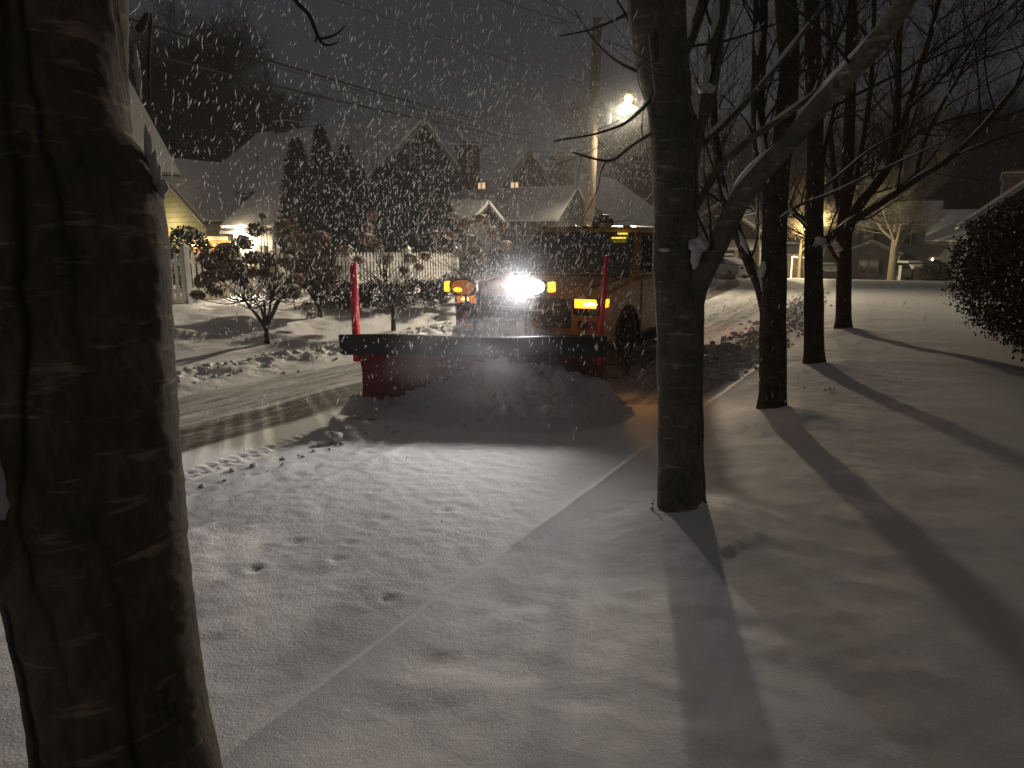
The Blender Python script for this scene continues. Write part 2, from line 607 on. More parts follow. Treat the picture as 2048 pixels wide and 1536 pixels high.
def micro(x, y):
    s = x - bend(y)
    z = np.zeros_like(x)
    near = 1 - sm(y, 18, 45)
    # lumpy turf under thin snow on the verge
    vg = sm(s, -2.05, -1.75) * (1 - sm(s, .0, 1.2)) * near
    z += vg * (.034 * fbm(x * 1.1 + 3, y * 2.0, 3) + .007 * fbm(x * 5, y * 8, 2) + .007 * fbm(x * 13, y * 13, 2))
    z += sm(s, -.2, 1.5) * near * .02 * fbm(x * .7, y * .9, 2)
    # grain of the snow on the parking lane
    ln = sm(-s, 2.1, 2.3) * (1 - sm(-s, 5.0, 5.6))
    z += ln * near * (.007 * fbm(x * 2.5, y * 2.5, 2) + .010 * fbm(x * 14, y * 14, 2))
    # kerb ridge
    ks = s + 2.05 + .02 * fbm(y * .8, y * 0, 2)
    z += (.064 + .018 * fbm(y * 2.3, y * 0 + 4, 3)) * np.where(ks < 0, np.exp(-(ks / .075) ** 2), np.exp(-ks / .22)) * (1 - sm(y, 11, 14))
    # sagging ridges left by old wheel tracks
    z += near * .02 * np.exp(-((s + 4.12) / .05) ** 2) * (1 + 2 * fbm(x * 6, y * 3, 2))
    brk = sm(-s, 4.45, 4.6) * (1 - sm(-s, 5.0, 5.1))
    z += near * brk * (.10 * np.maximum(fbm(x * 3.1 + 9, y * 1.7, 3) - .05, 0) + .02)
    trd = np.exp(-((s + 5.27) / .11) ** 4)
    z += near * trd * (-.02 + .020 * (np.sin(y * 2 * math.pi / .11 + np.sign(s + 5.27) * 1.5 + 8 * np.abs(s + 5.27)) > 0))
    z += near * .02 * np.exp(-((s + 4.42) / .04) ** 2) * (1 + 3 * fbm(x * 9, y * 5, 2))
    # berm of thrown snow on the far kerb and the near windrow
    bl = np.exp(-((s + 8.65) / .45) ** 2)
    z += near * bl * (.09 * fbm(x * 5, y * 5, 3) + .03)
    br = np.exp(-((s + 2.75) / .40) ** 2) * sm(y, 9.6, 11.4)
    z += br * (.09 + .11 * fbm(x * 5.5, y * 5.5, 3)) * (1 - .6 * sm(y, 24, 50))
    # soft mounds on the far lawn
    lw = sm(-s, 9.3, 10.5) * (1 - sm(-s, 14, 18))
    z += lw * near * (.17 * fbm(x * .8, y * .6, 3) + .02 * fbm(x * 5, y * 5, 2))
    # road ruts further up the street
    rt = sm(-s, 3.2, 3.7) * (1 - sm(-s, 7.6, 8.2)) * sm(y, 12, 16)
    z += rt * .035 * fbm(s * 2.2 + 40, y * .12, 3)
    # mounds round the tree feet
    for tx, ty, tr in TREES:
        d = np.hypot(x - tx, (y - ty))
        z += .10 * np.exp(-(d / .42) ** 2) + .05 * np.exp(-(np.hypot(x - tx - .4, y - ty + .1) / .35) ** 2)
    for px, py in PAWS:
        g = ground_at(px, py)
        dx, dy = x - g.x, y - g.y
        d = np.hypot(dx + .01 * np.sin(7 * dy), dy * .8)
        z += -.015 * np.exp(-(d / .036) ** 4) + .004 * np.exp(-((d - .065) / .02) ** 2)
    for px, py in ((1760, 650), (1776, 600), (1650, 770), (1690, 745), (1905, 940), (1730, 980)):
        g = ground_at(px, py, 0)
        z += -.02 * np.exp(-((x - g.x) ** 2 + (y - g.y) ** 2) / .05)
    return z


def bare_of(x, y):
    s = x - bend(y)
    b_ = np.zeros_like(x)
    j = .10 * fbm(x * 2, y * .7, 3)
    # scraped lane beside the plow
    b_ = np.maximum(b_, .92 * sm(s + j, -6.85, -6.62) * (1 - sm(s + j, -5.95, -5.72)))
    b_ = np.maximum(b_, .58 * sm(s + j, -8.05, -7.8) * (1 - sm(s + j, -6.9, -6.6)))
    # scraped behind the plow blade
    edge = 7.5 + (s + 3.2) * .5
    b_ = np.maximum(b_, .64 * sm(s, -6.2, -5.9) * (1 - sm(s + .5 * j, -2.35 - .33 * sm(y, 9.5, 11), -2.2 - .33 * sm(y, 9.5, 11))) * sm(y, edge, edge + .3) * (1 - .72 * sm(y, 12.2, 14)))
    # worn ruts up the street
    rt = sm(-s, 3.3, 3.7) * (1 - sm(-s, 8.0, 8.6)) * sm(y, 12, 15)
    b_ = np.maximum(b_, rt * (.34 + .5 * fbm(s * 1.1 + 3, y * .07, 3)))
    return b_


def build_ground():
    def grow(a, b, st, k):
        o, v = [], a
        while (v < b if b > a else v > b):
            st *= k
            v = v + st if b > a else v - st
            o.append(v)
        return o
    fine_x = list(np.arange(-10.5, 1.2, .033))
    xs = sorted(grow(-10.5, -150, .033, 1.045)) + fine_x + grow(fine_x[-1], 150, .033, 1.035)
    fine_y = list(np.arange(.6, 9.4, .030))
    ys = sorted(grow(.6, -14, .03, 1.05)) + fine_y + grow(fine_y[-1], 230, .03, 1.013)
    xs = np.array(xs)
    for v in (-9.4, -2.05):                       # seams of the three sheets
        xs[np.argmin(abs(xs - v))] = v
    ys = np.array(ys)
    S, Y = np.meshgrid(xs, ys)
    X = S + bend(Y)
    Z = macro(X, Y) + micro(X, Y)
    B = bare_of(X, Y)
    nx, ny = len(xs), len(ys)
    i0 = int(np.argmin(abs(xs + 9.4)))
    i1 = int(np.argmin(abs(xs + 2.05)))
    for name, a, c, mat in (('lawn', 0, i0, M['snow']), ('road', i0, i1, M['road']), ('verge', i1, nx - 1, M['snow'])):
        w = c - a + 1
        co = np.stack([X[:, a:c + 1], Y[:, a:c + 1], Z[:, a:c + 1]], -1).reshape(-1, 3)
        idx = np.arange(w * ny).reshape(ny, w)
        q = np.stack([idx[:-1, :-1], idx[:-1, 1:], idx[1:, 1:], idx[1:, :-1]], -1).reshape(-1, 4)
        me = bpy.data.meshes.new(name)
        me.vertices.add(len(co))
        me.vertices.foreach_set('co', co.astype(np.float32).ravel())
        me.loops.add(q.size)
        me.loops.foreach_set('vertex_index', q.astype(np.int32).ravel())
        me.polygons.add(len(q))
        me.polygons.foreach_set('loop_start', (np.arange(len(q)) * 4).astype(np.int32))
        me.polygons.foreach_set('use_smooth', np.ones(len(q), bool))
        me.update(calc_edges=True)
        me.validate()
        if name == 'road':
            at_ = me.attributes.new('bare', 'FLOAT', 'POINT')
            at_.data.foreach_set('value', B[:, a:c + 1].astype(np.float32).ravel())
        me.materials.append(mat)
        o = bpy.data.objects.new(name, me)
        col.objects.link(o)
        tag(o, {'lawn': 'snow covered front lawns left of the street', 'road': 'partly plowed snowy street with scraped bare strips', 'verge': 'snow covered grass verge and walk under the row of trees'}[name], None, None, 'structure')


build_ground()

# ---------------------------------------------------------------- bare trees
def twigs(mb, pts, level, rnd, dens=1.0, up=.35, out=None, lmul=1.0, minr=.0022, rcap=.03):
    """side shoots along a limb (list of (Vector, radius)), recursively"""
    if dens <= 0: return
    n = len(pts)
    tot = sum((pts[i + 1][0] - pts[i][0]).length for i in range(n - 1))
    cnt = max(1, int({1: 9, 2: 6, 3: 4}[level] * dens * min(tot / (1.6 if level == 1 else .8), 1.6)))
    for k in range(cnt):
        u = rnd.uniform(.22, 1.0)
        i = min(int(u * (n - 1)), n - 2)
        p = pts[i][0].lerp(pts[i + 1][0], u * (n - 1) - i)
        r0 = max(min(pts[i][1] * rnd.uniform(.35, .6), rcap), minr)
        tg = (pts[i + 1][0] - pts[i][0]).normalized()
        rd = Vector((rnd.gauss(0, 1), rnd.gauss(0, 1), rnd.gauss(0, .7)))
        rd = (rd - tg * rd.dot(tg)).normalized()
        d = (tg * .65 + rd * .85 + Vector((0, 0, up * rnd.uniform(.2, 1)))).normalized()
        if out is not None: d = (d + out * .3).normalized()
        ln = {1: rnd.uniform(.7, 1.7), 2: rnd.uniform(.35, .9), 3: rnd.uniform(.15, .45)}[level] * lmul
        seg = 6 if level < 3 else 4
        ch = [(p, r0)]
        for j in range(1, seg + 1):
            d = (d + Vector((rnd.gauss(0, .12), rnd.gauss(0, .12), rnd.gauss(.06, .09)))).normalized()
            p = p + d * (ln / seg)
            ch.append((p, max(r0 * (1 - .75 * j / seg), minr * .7)))
        mb.tube(ch, 5 if level == 1 else 4 if level == 2 else 3, cap=False)
        if level < 3: twigs(mb, ch, level + 1, rnd, dens, up, out, lmul, minr, rcap)


def snow_on(par, pts, rnd, frac=.6, k=.55):
    """strips of snow lying on the upper side of sloping limbs"""
    n = len(pts)
    i = 0
    while i < n - 3:
        ln = rnd.randint(4, 12)
        if rnd.random() < frac:
            seg = pts[i:i + ln + 1]
            if len(seg) > 2:
                m = len(seg)
                out = []
                for j, (p, r) in enumerate(seg):
                    e = math.sin(math.pi * (j + .15) / (m - .7)) if 0 < j < m - 1 else .15
                    tg = (seg[min(j + 1, m - 1)][0] - seg[max(j - 1, 0)][0]).normalized()
                    nz = Vector((0, 0, 1)) - tg * tg.z
                    if nz.length < .35: e *= .2
                    nz = nz.normalized() if nz.length > 1e-4 else Vector((1, 0, 0))
                    nz = (nz - RT * .45)
                    nz = (nz - tg * nz.dot(tg)).normalized()
                    out.append((p + nz * (r * .86), max(r * k * e * rnd.uniform(.8, 1.1), .001)))
                m = MB()
                m.tube(out, 7)
                m.build('snow_strip', M['capsnow'], par, True)
        i += ln + rnd.randint(0, 2)


def px_limb(spec, per=4):
    """spec rows: photo x, y, depth, width in photo pixels"""
    return catmull([(at(x, y, t), w * t / F_PX / 2 / math.hypot(1, (x - 1024) / F_PX)) for x, y, t, w in spec], per)


def roughen(pts, rnd, a=.04):
    f = [rnd.uniform(0, 6.28) for _ in range(6)]
    out, s_ = [], 0.0
    for i, (p, r) in enumerate(pts):
        if i: s_ += (p - pts[i - 1][0]).length
        q = s_ / max(pts[0][1], .02)
        out.append((p + Vector((math.sin(q * .9 + f[0]), math.sin(q * .7 + f[1]), 0)) * (a * r), r * (1 + a * (math.sin(q * 1.3 + f[2]) + .6 * math.sin(q * 3.1 + f[3])))))
    return out


def street_tree(label, base, limbs, side, mat, seed, snow_frac=.6, dens=1.0, clumps=(), extra_dirs=()):
    rcap = .004 + .0011 * math.hypot(base[0], base[1])
    rnd = random.Random(seed)
    root = thing('street_tree', label, 'tree', (base[0], base[1], gz(base[0], base[1])), 'bare street trees along the kerb')
    t = MB()
    tw = MB()
    dist_ = math.hypot(base[0], base[1])
    t.bark_tube(catmull(roughen(limbs[0], rnd, .02), 6 if dist_ < 3 else 3 if dist_ < 6 else 1), 140 if dist_ < 3 else 84 if dist_ < 6 else 40, .0045, rnd, [R(-36), R(-60), R(-88), R(-150), R(150)] if dist_ < 3 else None)
    trunk = t.build('trunk', mat, root, True)
    at_ = trunk.data.attributes.new('crack', 'FLOAT', 'POINT')
    at_.data.foreach_set('value', np.asarray(t.crack * (1 if dist_ < 3 else .6 if dist_ < 6 else .25), np.float32))
    parts = [(l, 14) for l in limbs[1:]] + [(l, 7) for l in side]
    for l, sd in parts:
        m = MB()
        if sd > 8: m.tube(roughen(l, rnd, .02), sd, wob=.02, rnd=rnd)
        else: m.tube(l, sd)
        lo = m.build('limb', mat, root, True)
        snow_on(lo, l, rnd, min(1, snow_frac * 1.15), .85 if sd < 8 else .60 if l[0][1] < .1 else .36)
    for l in list(limbs[1:]) + list(side):
        twigs(tw, l, 1 if l[0][1] > .03 else 2, rnd, dens, rcap=rcap)
    # upper crown that carries on above what the photograph frames
    for (p, r, d, ln) in extra_dirs:
        ch = [(p, r)]
        d = d.normalized()
        for j in range(1, 9):
            d = (d + Vector((rnd.gauss(0, .07), rnd.gauss(0, .07), .03))).normalized()
            p = p + d * (ln / 8)
            ch.append((p, r * (1 - .85 * j / 8)))
        m = MB()
        m.tube(ch, 7)
        m.build('limb', mat, root, True)
        twigs(tw, ch, 1, rnd, dens * 1.5, rcap=rcap)
    for (x, y, tt, w, h) in clumps:
        c = at(x, y, tt)
        m = MB()
        m.blob((0, 0, 0), 1, 1, 1, 22, 14)
        pv_ = np.array(m.v)
        o_ = rnd.uniform(0, 40)
        k_ = 1 + .75 * fbm(pv_[:, 0] * 1.3 + pv_[:, 2] * .9 + o_, pv_[:, 1] * 1.3 - pv_[:, 2] * 1.1, 3)
        pv_ = pv_ * k_[:, None] * np.array([w, w, h]) * (tt / F_PX / 2)
        m.v = [(c.x + q[0], c.y + q[1], c.z + q[2]) for q in pv_]
        m.build('snow_clump', M['capsnow'], root, True)
    if tw.v: tw.build('twig', M['twig'], root)
    return root


V = Vector
# --- nearest tree, cut by the left edge of the picture
t1 = 1.55
g1 = gz(-1.4, .8)
limb = px_limb([(300, 1900, 1.6, 430), (276, 1600, 1.56, 372), (258, 1480, 1.55, 362), (224, 1280, 1.54, 366), (188, 1080, 1.54, 396), (172, 900, 1.54, 392), (160, 700, 1.54, 384),
                (150, 480, 1.55, 392), (132, 380, 1.56, 412), (112, 300, 1.57, 372), (100, 130, 1.6, 350), (92, -100, 1.64, 360), (80, -500, 1.75, 330)], 6)
stub = px_limb([(120, 1230, 1.52, 210), (50, 1130, 1.44, 150), (-25, 1060, 1.38, 110), (-140, 960, 1.32, 90), (-330, 700, 1.3, 70)])
tr1 = street_tree('close dark tree trunk with pale bark bands filling the left edge', (limb[0][0].x, limb[0][0].y), [limb, stub], [
    px_limb([(280, 60, 1.5, 22), (300, 30, 1.46, 10), (297, 130, 1.44, 7), (300, 200, 1.43, 5)]),
], M['bark'], 11, .4, .0, [(-16, 1000, 1.40, 100, 190), (16, 1040, 1.42, 62, 60), (312, 345, 1.56, 20, 70), (326, 376, 1.56, 22, 34), (297, 300, 1.56, 14, 70), (276, 150, 1.56, 12, 90), (40, 1065, 1.42, 40, 40)],
    [(at(80, -450, 1.75), .13, V((-.2, .2, 1)), 3.2), (at(80, -450, 1.75), .10, V((.3, .6, 1)), 3.0), (at(-330, 700, 1.3), .03, V((-.6, -.2, 1)), 2.5)])

# --- second tree
t2 = 4.75
limb = px_limb([(1366, 1060, t2, 118), (1364, 1015, t2, 106), (1363, 985, t2, 97), (1362, 900, t2, 93), (1360, 750, t2, 93), (1358, 620, t2, 95), (1354, 540, t2, 98), (1352, 440, t2, 93),
                (1350, 330, t2, 92), (1348, 260, t2, 100), (1334, 190, t2, 96), (1320, 90, t2 - .05, 108), (1312, -10, t2 - .1, 116), (1300, -200, t2 - .1, 110)], 5)
big = px_limb([(1376, 690, t2 - .03, 52), (1384, 600, t2 - .05, 52), (1404, 545, t2 - .12, 52), (1446, 466, t2 - .3, 46), (1486, 388, t2 - .5, 44), (1567, 296, t2 - .85, 40), (1630, 222, t2 - 1.1, 42), (1748, 92, t2 - 1.5, 46), (1815, -5, t2 - 1.75, 44), (1900, -140, t2 - 2.0, 40)], 5)
fork = px_limb([(1372, 330, t2, 50), (1392, 250, t2, 42), (1413, 194, t2 + .05, 36), (1423, 141, t2 + .1, 35), (1434, 60, t2 + .15, 34), (1447, -10, t2 + .2, 34), (1470, -150, t2 + .3, 30)], 5)
fork2 = px_limb([(1330, 150, t2, 60), (1372, 95, t2 + .12, 24), (1392, 50, t2 + .2, 22), (1408, -10, t2 + .3, 20), (1420, -120, t2 + .4, 18)], 5)
side = [
    px_limb([(1380, 430, t2, 18), (1400, 400, t2 - .1, 15), (1440, 335, t2 - .2, 15), (1502, 278, t2 - .3, 13), (1583, 222, t2 - .4, 12), (1660, 160, t2 - .5, 10), (1760, 60, t2 - .6, 8), (1830, -20, t2 - .7, 7)]),
    px_limb([(1385, 310, t2, 16), (1400, 292, t2 + .1, 15), (1446, 250, t2 + .2, 13), (1502, 194, t2 + .3, 12), (1563, 121, t2 + .4, 11), (1625, 40, t2 + .5, 9), (1680, -30, t2 + .6, 8)]),
    px_limb([(1310, 185, t2, 10), (1287, 216, t2 - .1, 6), (1250, 247, t2 - .2, 5), (1190, 268, t2 - .35, 4.5), (1126, 279, t2 - .5, 3.5), (1108, 284, t2 - .5, 3)]),
    px_limb([(1320, 250, t2, 8), (1306, 265, t2, 6), (1263, 292, t2 - .1, 5), (1224, 321, t2 - .2, 5), (1182, 316, t2 - .3, 4.5), (1147, 305, t2 - .4, 3.5)]),
    px_limb([(1270, 20, t2, 9), (1230, 40, t2, 6), (1180, 60, t2, 4), (1120, 72, t2, 3)]),
    px_limb([(1290, 150, t2, 8), (1230, 120, t2, 5), (1180, 70, t2, 4), (1150, 20, t2, 3)]),
    px_limb([(1280, 80, t2, 8), (1240, 10, t2, 5), (1200, -60, t2, 4)]),
]
street_tree('second tree from the left, in front of the truck, with a thick limb leaning right', TREES[1], [limb, big, fork, fork2], side, M['barkgrey'], 21, .75, .4,
            [(1398, 490, t2 - .25, 36, 30), (1412, 478, t2 - .25, 30, 26), (1392, 512, t2 - .25, 22, 44), (1385, 228, t2 - .06, 20, 54), (1390, 205, t2 - .06, 16, 40), (1412, 178, t2, 30, 22), (1330, 500, t2 - .16, 26, 8), (1400, 1016, t2 - .1, 30, 22)],
            [(at(1300, -180, t2), .15, V((-.2, .1, 1)), 3.0), (at(1900, -130, 2.75), .035, V((.5, -.3, 1)), 2.0), (at(1470, -150, t2 + .3), .045, V((.3, .3, 1)), 2.4)])

# --- third tree
t3 = 7.4
limb = px_limb([(1542, 850, t3, 72), (1543, 820, t3, 64), (1545, 780, t3, 57), (1546, 650, t3, 53), (1548, 520, t3, 52), (1550, 420, t3, 52), (1556, 350, t3, 46), (1568, 260, t3, 42), (1578, 150, t3, 42), (1575, 60, t3, 44), (1572, -20, t3, 44), (1575, -160, t3, 40)], 5)
la = px_limb([(1535, 640, t3, 26), (1520, 575, t3 + .05, 24), (1494, 516, t3 + .1, 22), (1470, 452, t3 + .2, 22), (1447, 383, t3 + .3, 17), (1432, 282, t3 + .4, 15), (1427, 173, t3 + .5, 14), (1440, 60, t3 + .6, 13), (1450, -60, t3 + .7, 11)], 5)
lb = px_limb([(1545, 400, t3, 34), (1528, 330, t3 + .1, 30), (1516, 240, t3 + .2, 28), (1518, 120, t3 + .3, 29), (1521, 0, t3 + .4, 30), (1515, -150, t3 + .5, 26)], 5)
side = [
    px_limb([(1560, 440, t3 - .1, 9), (1578, 425, t3 - .2, 7), (1610, 405, t3 - .3, 6), (1655, 390, t3 - .5, 6), (1716, 361, t3 - .7, 5), (1767, 338, t3 - .9, 5), (1850, 300, t3 - 1.1, 4), (1960, 250, t3 - 1.3, 3)]),
    px_limb([(1580, 300, t3, 12), (1620, 210, t3, 9), (1650, 130, t3, 8), (1690, 40, t3, 7), (1710, -40, t3, 6)]),
    px_limb([(1560, 200, t3, 10), (1600, 120, t3 - .4, 7), (1640, 20, t3 - .6, 6)]),
    px_limb([(1465, 445, t3 + .2, 8), (1450, 420, t3, 6), (1440, 380, t3, 5), (1452, 320, t3, 4)]),
]
street_tree('third tree from the left with a slim limb rising from low on its left side', TREES[2], [limb, la, lb], side, M['barkdark'], 31, .6, 1.0,
            [(1524, 540, t3 - .1, 14, 26), (1583, 424, t3 - .22, 12, 7)],
            [(at(1575, -150, t3), .10, V((.2, .1, 1)), 3.0), (at(1515, -140, t3 + .5), .07, V((-.3, .3, 1)), 2.6), (at(1450, -50, t3 + .7), .03, V((-.4, .2, 1)), 2.0)])

# --- fourth tree
t4 = 10.1
limb = px_limb([(1628, 748, t4, 56), (1628, 725, t4, 48), (1628, 690, t4, 43), (1627, 560, t4, 39), (1629, 440, t4, 37), (1630, 330, t4, 36), (1628, 200, t4, 36), (1625, 100, t4, 34), (1622, -20, t4, 32), (1620, -120, t4, 28)], 5)
lr = px_limb([(1632, 500, t4 - .1, 20), (1650, 482, t4 - .2, 17), (1702, 445, t4 - .5, 17), (1739, 421, t4 - .7, 16), (1790, 388, t4 - 1, 15), (1836, 357, t4 - 1.3, 14), (1896, 320, t4 - 1.6, 12), (1961, 259, t4 - 1.9, 12), (2007, 204, t4 - 2.1, 11), (2060, 140, t4 - 2.3, 10), (2160, 20, t4 - 2.5, 8)], 4)
lu = px_limb([(1834, 358, t4 - 1.3, 9), (1836, 330, t4 - 1.3, 9), (1854, 270, t4 - 1.4, 8), (1886, 205, t4 - 1.5, 8), (1916, 156, t4 - 1.6, 7), (1945, 94, t4 - 1.7, 6), (1990, 16, t4 - 1.8, 5), (2030, -60, t4 - 1.9, 4)], 4)
ls = px_limb([(1640, 330, t4, 16), (1660, 240, t4 + .1, 14), (1690, 130, t4 + .3, 12), (1700, 0, t4 + .4, 11)], 4)
side = [
    px_limb([(1916, 156, t4 - 1.6, 5), (1960, 110, t4 - 1.7, 5), (2010, 60, t4 - 1.8, 4.5), (2050, 10, t4 - 1.9, 4)]),
    px_limb([(1625, 470, t4, 8), (1600, 440, t4, 6), (1580, 420, t4 + .2, 5), (1560, 360, t4 + .4, 4)]),
    px_limb([(1640, 380, t4, 8), (1680, 350, t4 - .4, 6), (1740, 300, t4 - .8, 5), (1830, 250, t4 - 1.2, 5), (1930, 190, t4 - 1.6, 4), (2050, 130, t4 - 2, 3)]),
    px_limb([(1896, 320, t4 - 1.6, 6), (1960, 290, t4 - 1.8, 5), (2048, 262, t4 - 2, 4)]),
]
street_tree('fourth tree from the left with a long snow lined branch sweeping right', TREES[3], [limb, lr, lu, ls], side, M['barkdark'], 41, .95, 1.1,
            [(1640, 482, t4 - .35, 18, 14), (1650, 490, t4 - .35, 12, 8)],
            [(at(1620, -110, t4), .09, V((-.1, .1, 1)), 3.0), (at(2160, 20, t4 - 2.5), .025, V((.6, -.2, .8)), 2.0), (at(1700, 0, t4 + .4), .036, V((.2, .2, 1)), 2.4)])

# --- fifth tree
t5 = 14.1
limb = px_limb([(1686, 668, t5, 46), (1686, 654, t5, 38), (1687, 630, t5, 33), (1688, 540, t5, 31), (1688, 470, t5, 33), (1690, 420, t5, 28), (1696, 300, t5, 26), (1700, 180, t5, 24), (1704, 60, t5, 22), (1706, -60, t5, 20)], 5)
l1 = px_limb([(1692, 470, t5, 24), (1712, 420, t5 - .2, 22), (1750, 370, t5 - .4, 21), (1782, 318, t5 - .5, 20), (1793, 228, t5 - .5, 17), (1796, 130, t5 - .5, 15), (1800, 0, t5 - .5, 13), (1802, -100, t5 - .5, 11)], 5)
l2 = px_limb([(1784, 310, t5 - .5, 14), (1815, 220, t5 - .7, 13), (1841, 130, t5 - .8, 12), (1858, 81, t5 - .9, 11), (1880, -10, t5 - 1, 10), (1900, -90, t5 - 1, 9)], 5)
l3 = px_limb([(1686, 440, t5, 16), (1672, 380, t5 + .2, 13), (1662, 290, t5 + .3, 12), (1658, 160, t5 + .4, 11), (1655, 20, t5 + .5, 10), (1650, -80, t5 + .5, 9)], 5)
l4 = px_limb([(1690, 430, t5, 16), (1706, 370, t5 + .3, 13), (1726, 280, t5 + .4, 12), (1742, 160, t5 + .5, 11), (1748, 20, t5 + .6, 10), (1750, -80, t5 + .6, 9)], 5)
side = [
    px_limb([(1690, 535, t5, 14), (1672, 512, t5, 12), (1650, 480, t5 + .1, 10), (1612, 440, t5 + .2, 8), (1584, 425, t5 + .3, 7), (1560, 400, t5 + .4, 5)]),
    px_limb([(1820, 215, t5 - .7, 8), (1880, 160, t5 - 1, 7), (1950, 80, t5 - 1.3, 6), (2040, 0, t5 - 1.6, 5)]),
    px_limb([(1841, 130, t5 - .8, 7), (1900, 100, t5 - 1, 6), (1990, 70, t5 - 1.3, 5), (2060, 30, t5 - 1.5, 4)]),
    px_limb([(1795, 200, t5 - .5, 7), (1850, 165, t5 - .7, 5), (1930, 130, t5 - 1, 5), (2050, 90, t5 - 1.3, 4)]),
    px_limb([(1790, 330, t5 - .4, 8), (1830, 270, t5 - .6, 6), (1900, 240, t5 - .8, 5), (2000, 215, t5 - 1, 4)]),
]
street_tree('fifth and farthest tree of the near row with a fan of upright stems', TREES[4], [limb, l1, l2, l3, l4], side, M['barkredlit'], 51, .5, 1.35,
            [(1672, 490, t5 - .2, 16, 10), (1678, 498, t5 - .2, 12, 10)],
            [(at(1706, -50, t5), .09, V((-.1, .1, 1)), 2.5), (at(1900, -80, t5 - 1), .04, V((.3, -.1, 1)), 2.5), (at(1802, -90, t5 - .5), .05, V((.1, .1, 1)), 2.5)])

# overhanging twig of the nearest tree's neighbour at the top of the picture
mb = MB()
tg = [px_limb([(560, -60, 3.0, 11), (590, 0, 3.0, 9), (618, 30, 3.0, 9), (634, 68, 3.0, 8), (646, 88, 3.0, 6), (662, 90, 3.0, 4), (676, 84, 3.0, 2.5)]),
      px_limb([(640, 78, 3.0, 6), (660, 74, 3.0, 5), (676, 66, 3.0, 4), (690, 52, 3.0, 2.5)]),
      px_limb([(634, 70, 3.0, 5), (632, 84, 3.0, 4), (628, 80, 3.0, 2)])]
hb = tg[0][0][0]
for l in tg: mb.tube(l, 6)
mb.tube([(hb, .012), (hb + V((-.5, -.9, .9)), .02), (hb + V((-.6, -2.2, 1.4)), .03), (limb and at(80, -480, 1.75), .05)], 7)
mb.build('hanging_branch', M['twig'], tr1, True)

# ---------------------------------------------------------------- cord on the second tree, weed beside it
o = MB()
o.tube(px_limb([(1291, -60, 4.55, 3.2), (1297, 60, 4.55, 3.2), (1303, 120, 4.55, 3.2), (1309, 178, 4.56, 3.2), (1311, 186, 4.58, 3.2), (1304, 205, 4.58, 3), (1308, 192, 4.6, 2.5)]), 6)
tag(o.build('cord', M['cord'], None, True), 'thin pale cord hanging down the left stem of the second tree', 'cord')
o = MB()
wb = at(1307, 1008, 4.7)
wb.z = gz(wb.x, wb.y)
o.tube([(wb, .003), (wb + V((0, 0, .07)), .0025), (wb + V((-.004, 0, .16)), .0015)], 5)
for k in range(9):
    p = wb + V((0, 0, .02 + .015 * k))
    o.card(p, V((rng.uniform(-1, 1), rng.uniform(-1, 1), .6)).normalized(), V((0, 0, 1)), .006, .022)
tag(o.build('weed_stalk', M['leafdead'], None), 'dry dark weed stalk sticking out of the snow beside the second tree', 'plant')
g = ground_at(1640, 778, .02)
o = MB()
for k in range(14):
    o.card(V((g.x + rng.uniform(-.22, .22), g.y + rng.uniform(-.06, .06), gz(g.x, g.y) + .01)), V((rng.uniform(-1, 1), rng.uniform(-1, 1), rng.uniform(.2, 1))).normalized(), V((rng.uniform(-1, 1), 1, 0)).normalized(), .012, .07)
tag(o.build('grass_tuft', M['leafdead'], None), 'dark dead grass blades poking through the snow near the fourth tree', 'plant')

# ---------------------------------------------------------------- truck with plow (local frame: front faces -y, metres, z from the road)
TX, TY, TZ, TROT, TS = -4.62, 8.32, -.20, R(-4), 1.08
truck = thing('plow_truck', 'orange pickup truck with a snow plow, driving with its lamps lit', 'truck', (TX, TY, TZ), None, -TROT, local=True)
truck.scale = (TS, TS, TS)


def arch(yc, zc, r, a0, a1, n=12):
    return [(yc + r * math.cos(R(a0 + (a1 - a0) * i / n)), zc + r * math.sin(R(a0 + (a1 - a0) * i / n))) for i in range(n + 1)]


W = 1.0
WF, WR, WZ = 1.0, 4.55, .41
# lower body: bonnet, wings, doors
prof = [(.10, .58), (.04, .70), (.03, .98), (.07, 1.13), (.22, 1.21), (.8, 1.27), (1.45, 1.31), (3.62, 1.31), (3.62, .52)] + \
       [(1.56, .52)] + arch(WF, WZ, .53, 12, 168) + [(.40, .58)]
mb = MB()
mb.prism(prof, -W, W)
body = mb.build('body', M['paint'], truck, False, .055)
mb = MB()   # inner wheel wells and floor stay dark
mb.box(-.94, .94, .35, 3.6, .42, .95)
mb.box(-.70, .70, 3.6, 5.6, .45, .70)
mb.build('chassis', M['black'], truck)
# cargo bed
prof = [(3.68, 1.30), (5.70, 1.30), (5.72, .62), (5.55, .58)] + arch(WR, WZ, .53, 15, 165) + [(3.68, .56)]
mb = MB()
mb.prism(prof, -W, -.93)
mb.prism(prof, .93, W)
mb.box(-.93, .93, 3.66, 3.74, .6, 1.28)
mb.box(-.93, .93, 5.62, 5.70, .6, 1.28)
mb.box(-.93, .93, 3.74, 5.62, .70, .78)
bed = mb.build('cargo_bed', M['paint'], truck, False, .025)
for s_ in (-1, 1):
    mb = MB()
    mb.box(s_ * .98 - .05, s_ * .98 + .05, 5.60, 5.75, .88, 1.18)
    mb.build('tail_light', M['e_red'], truck)
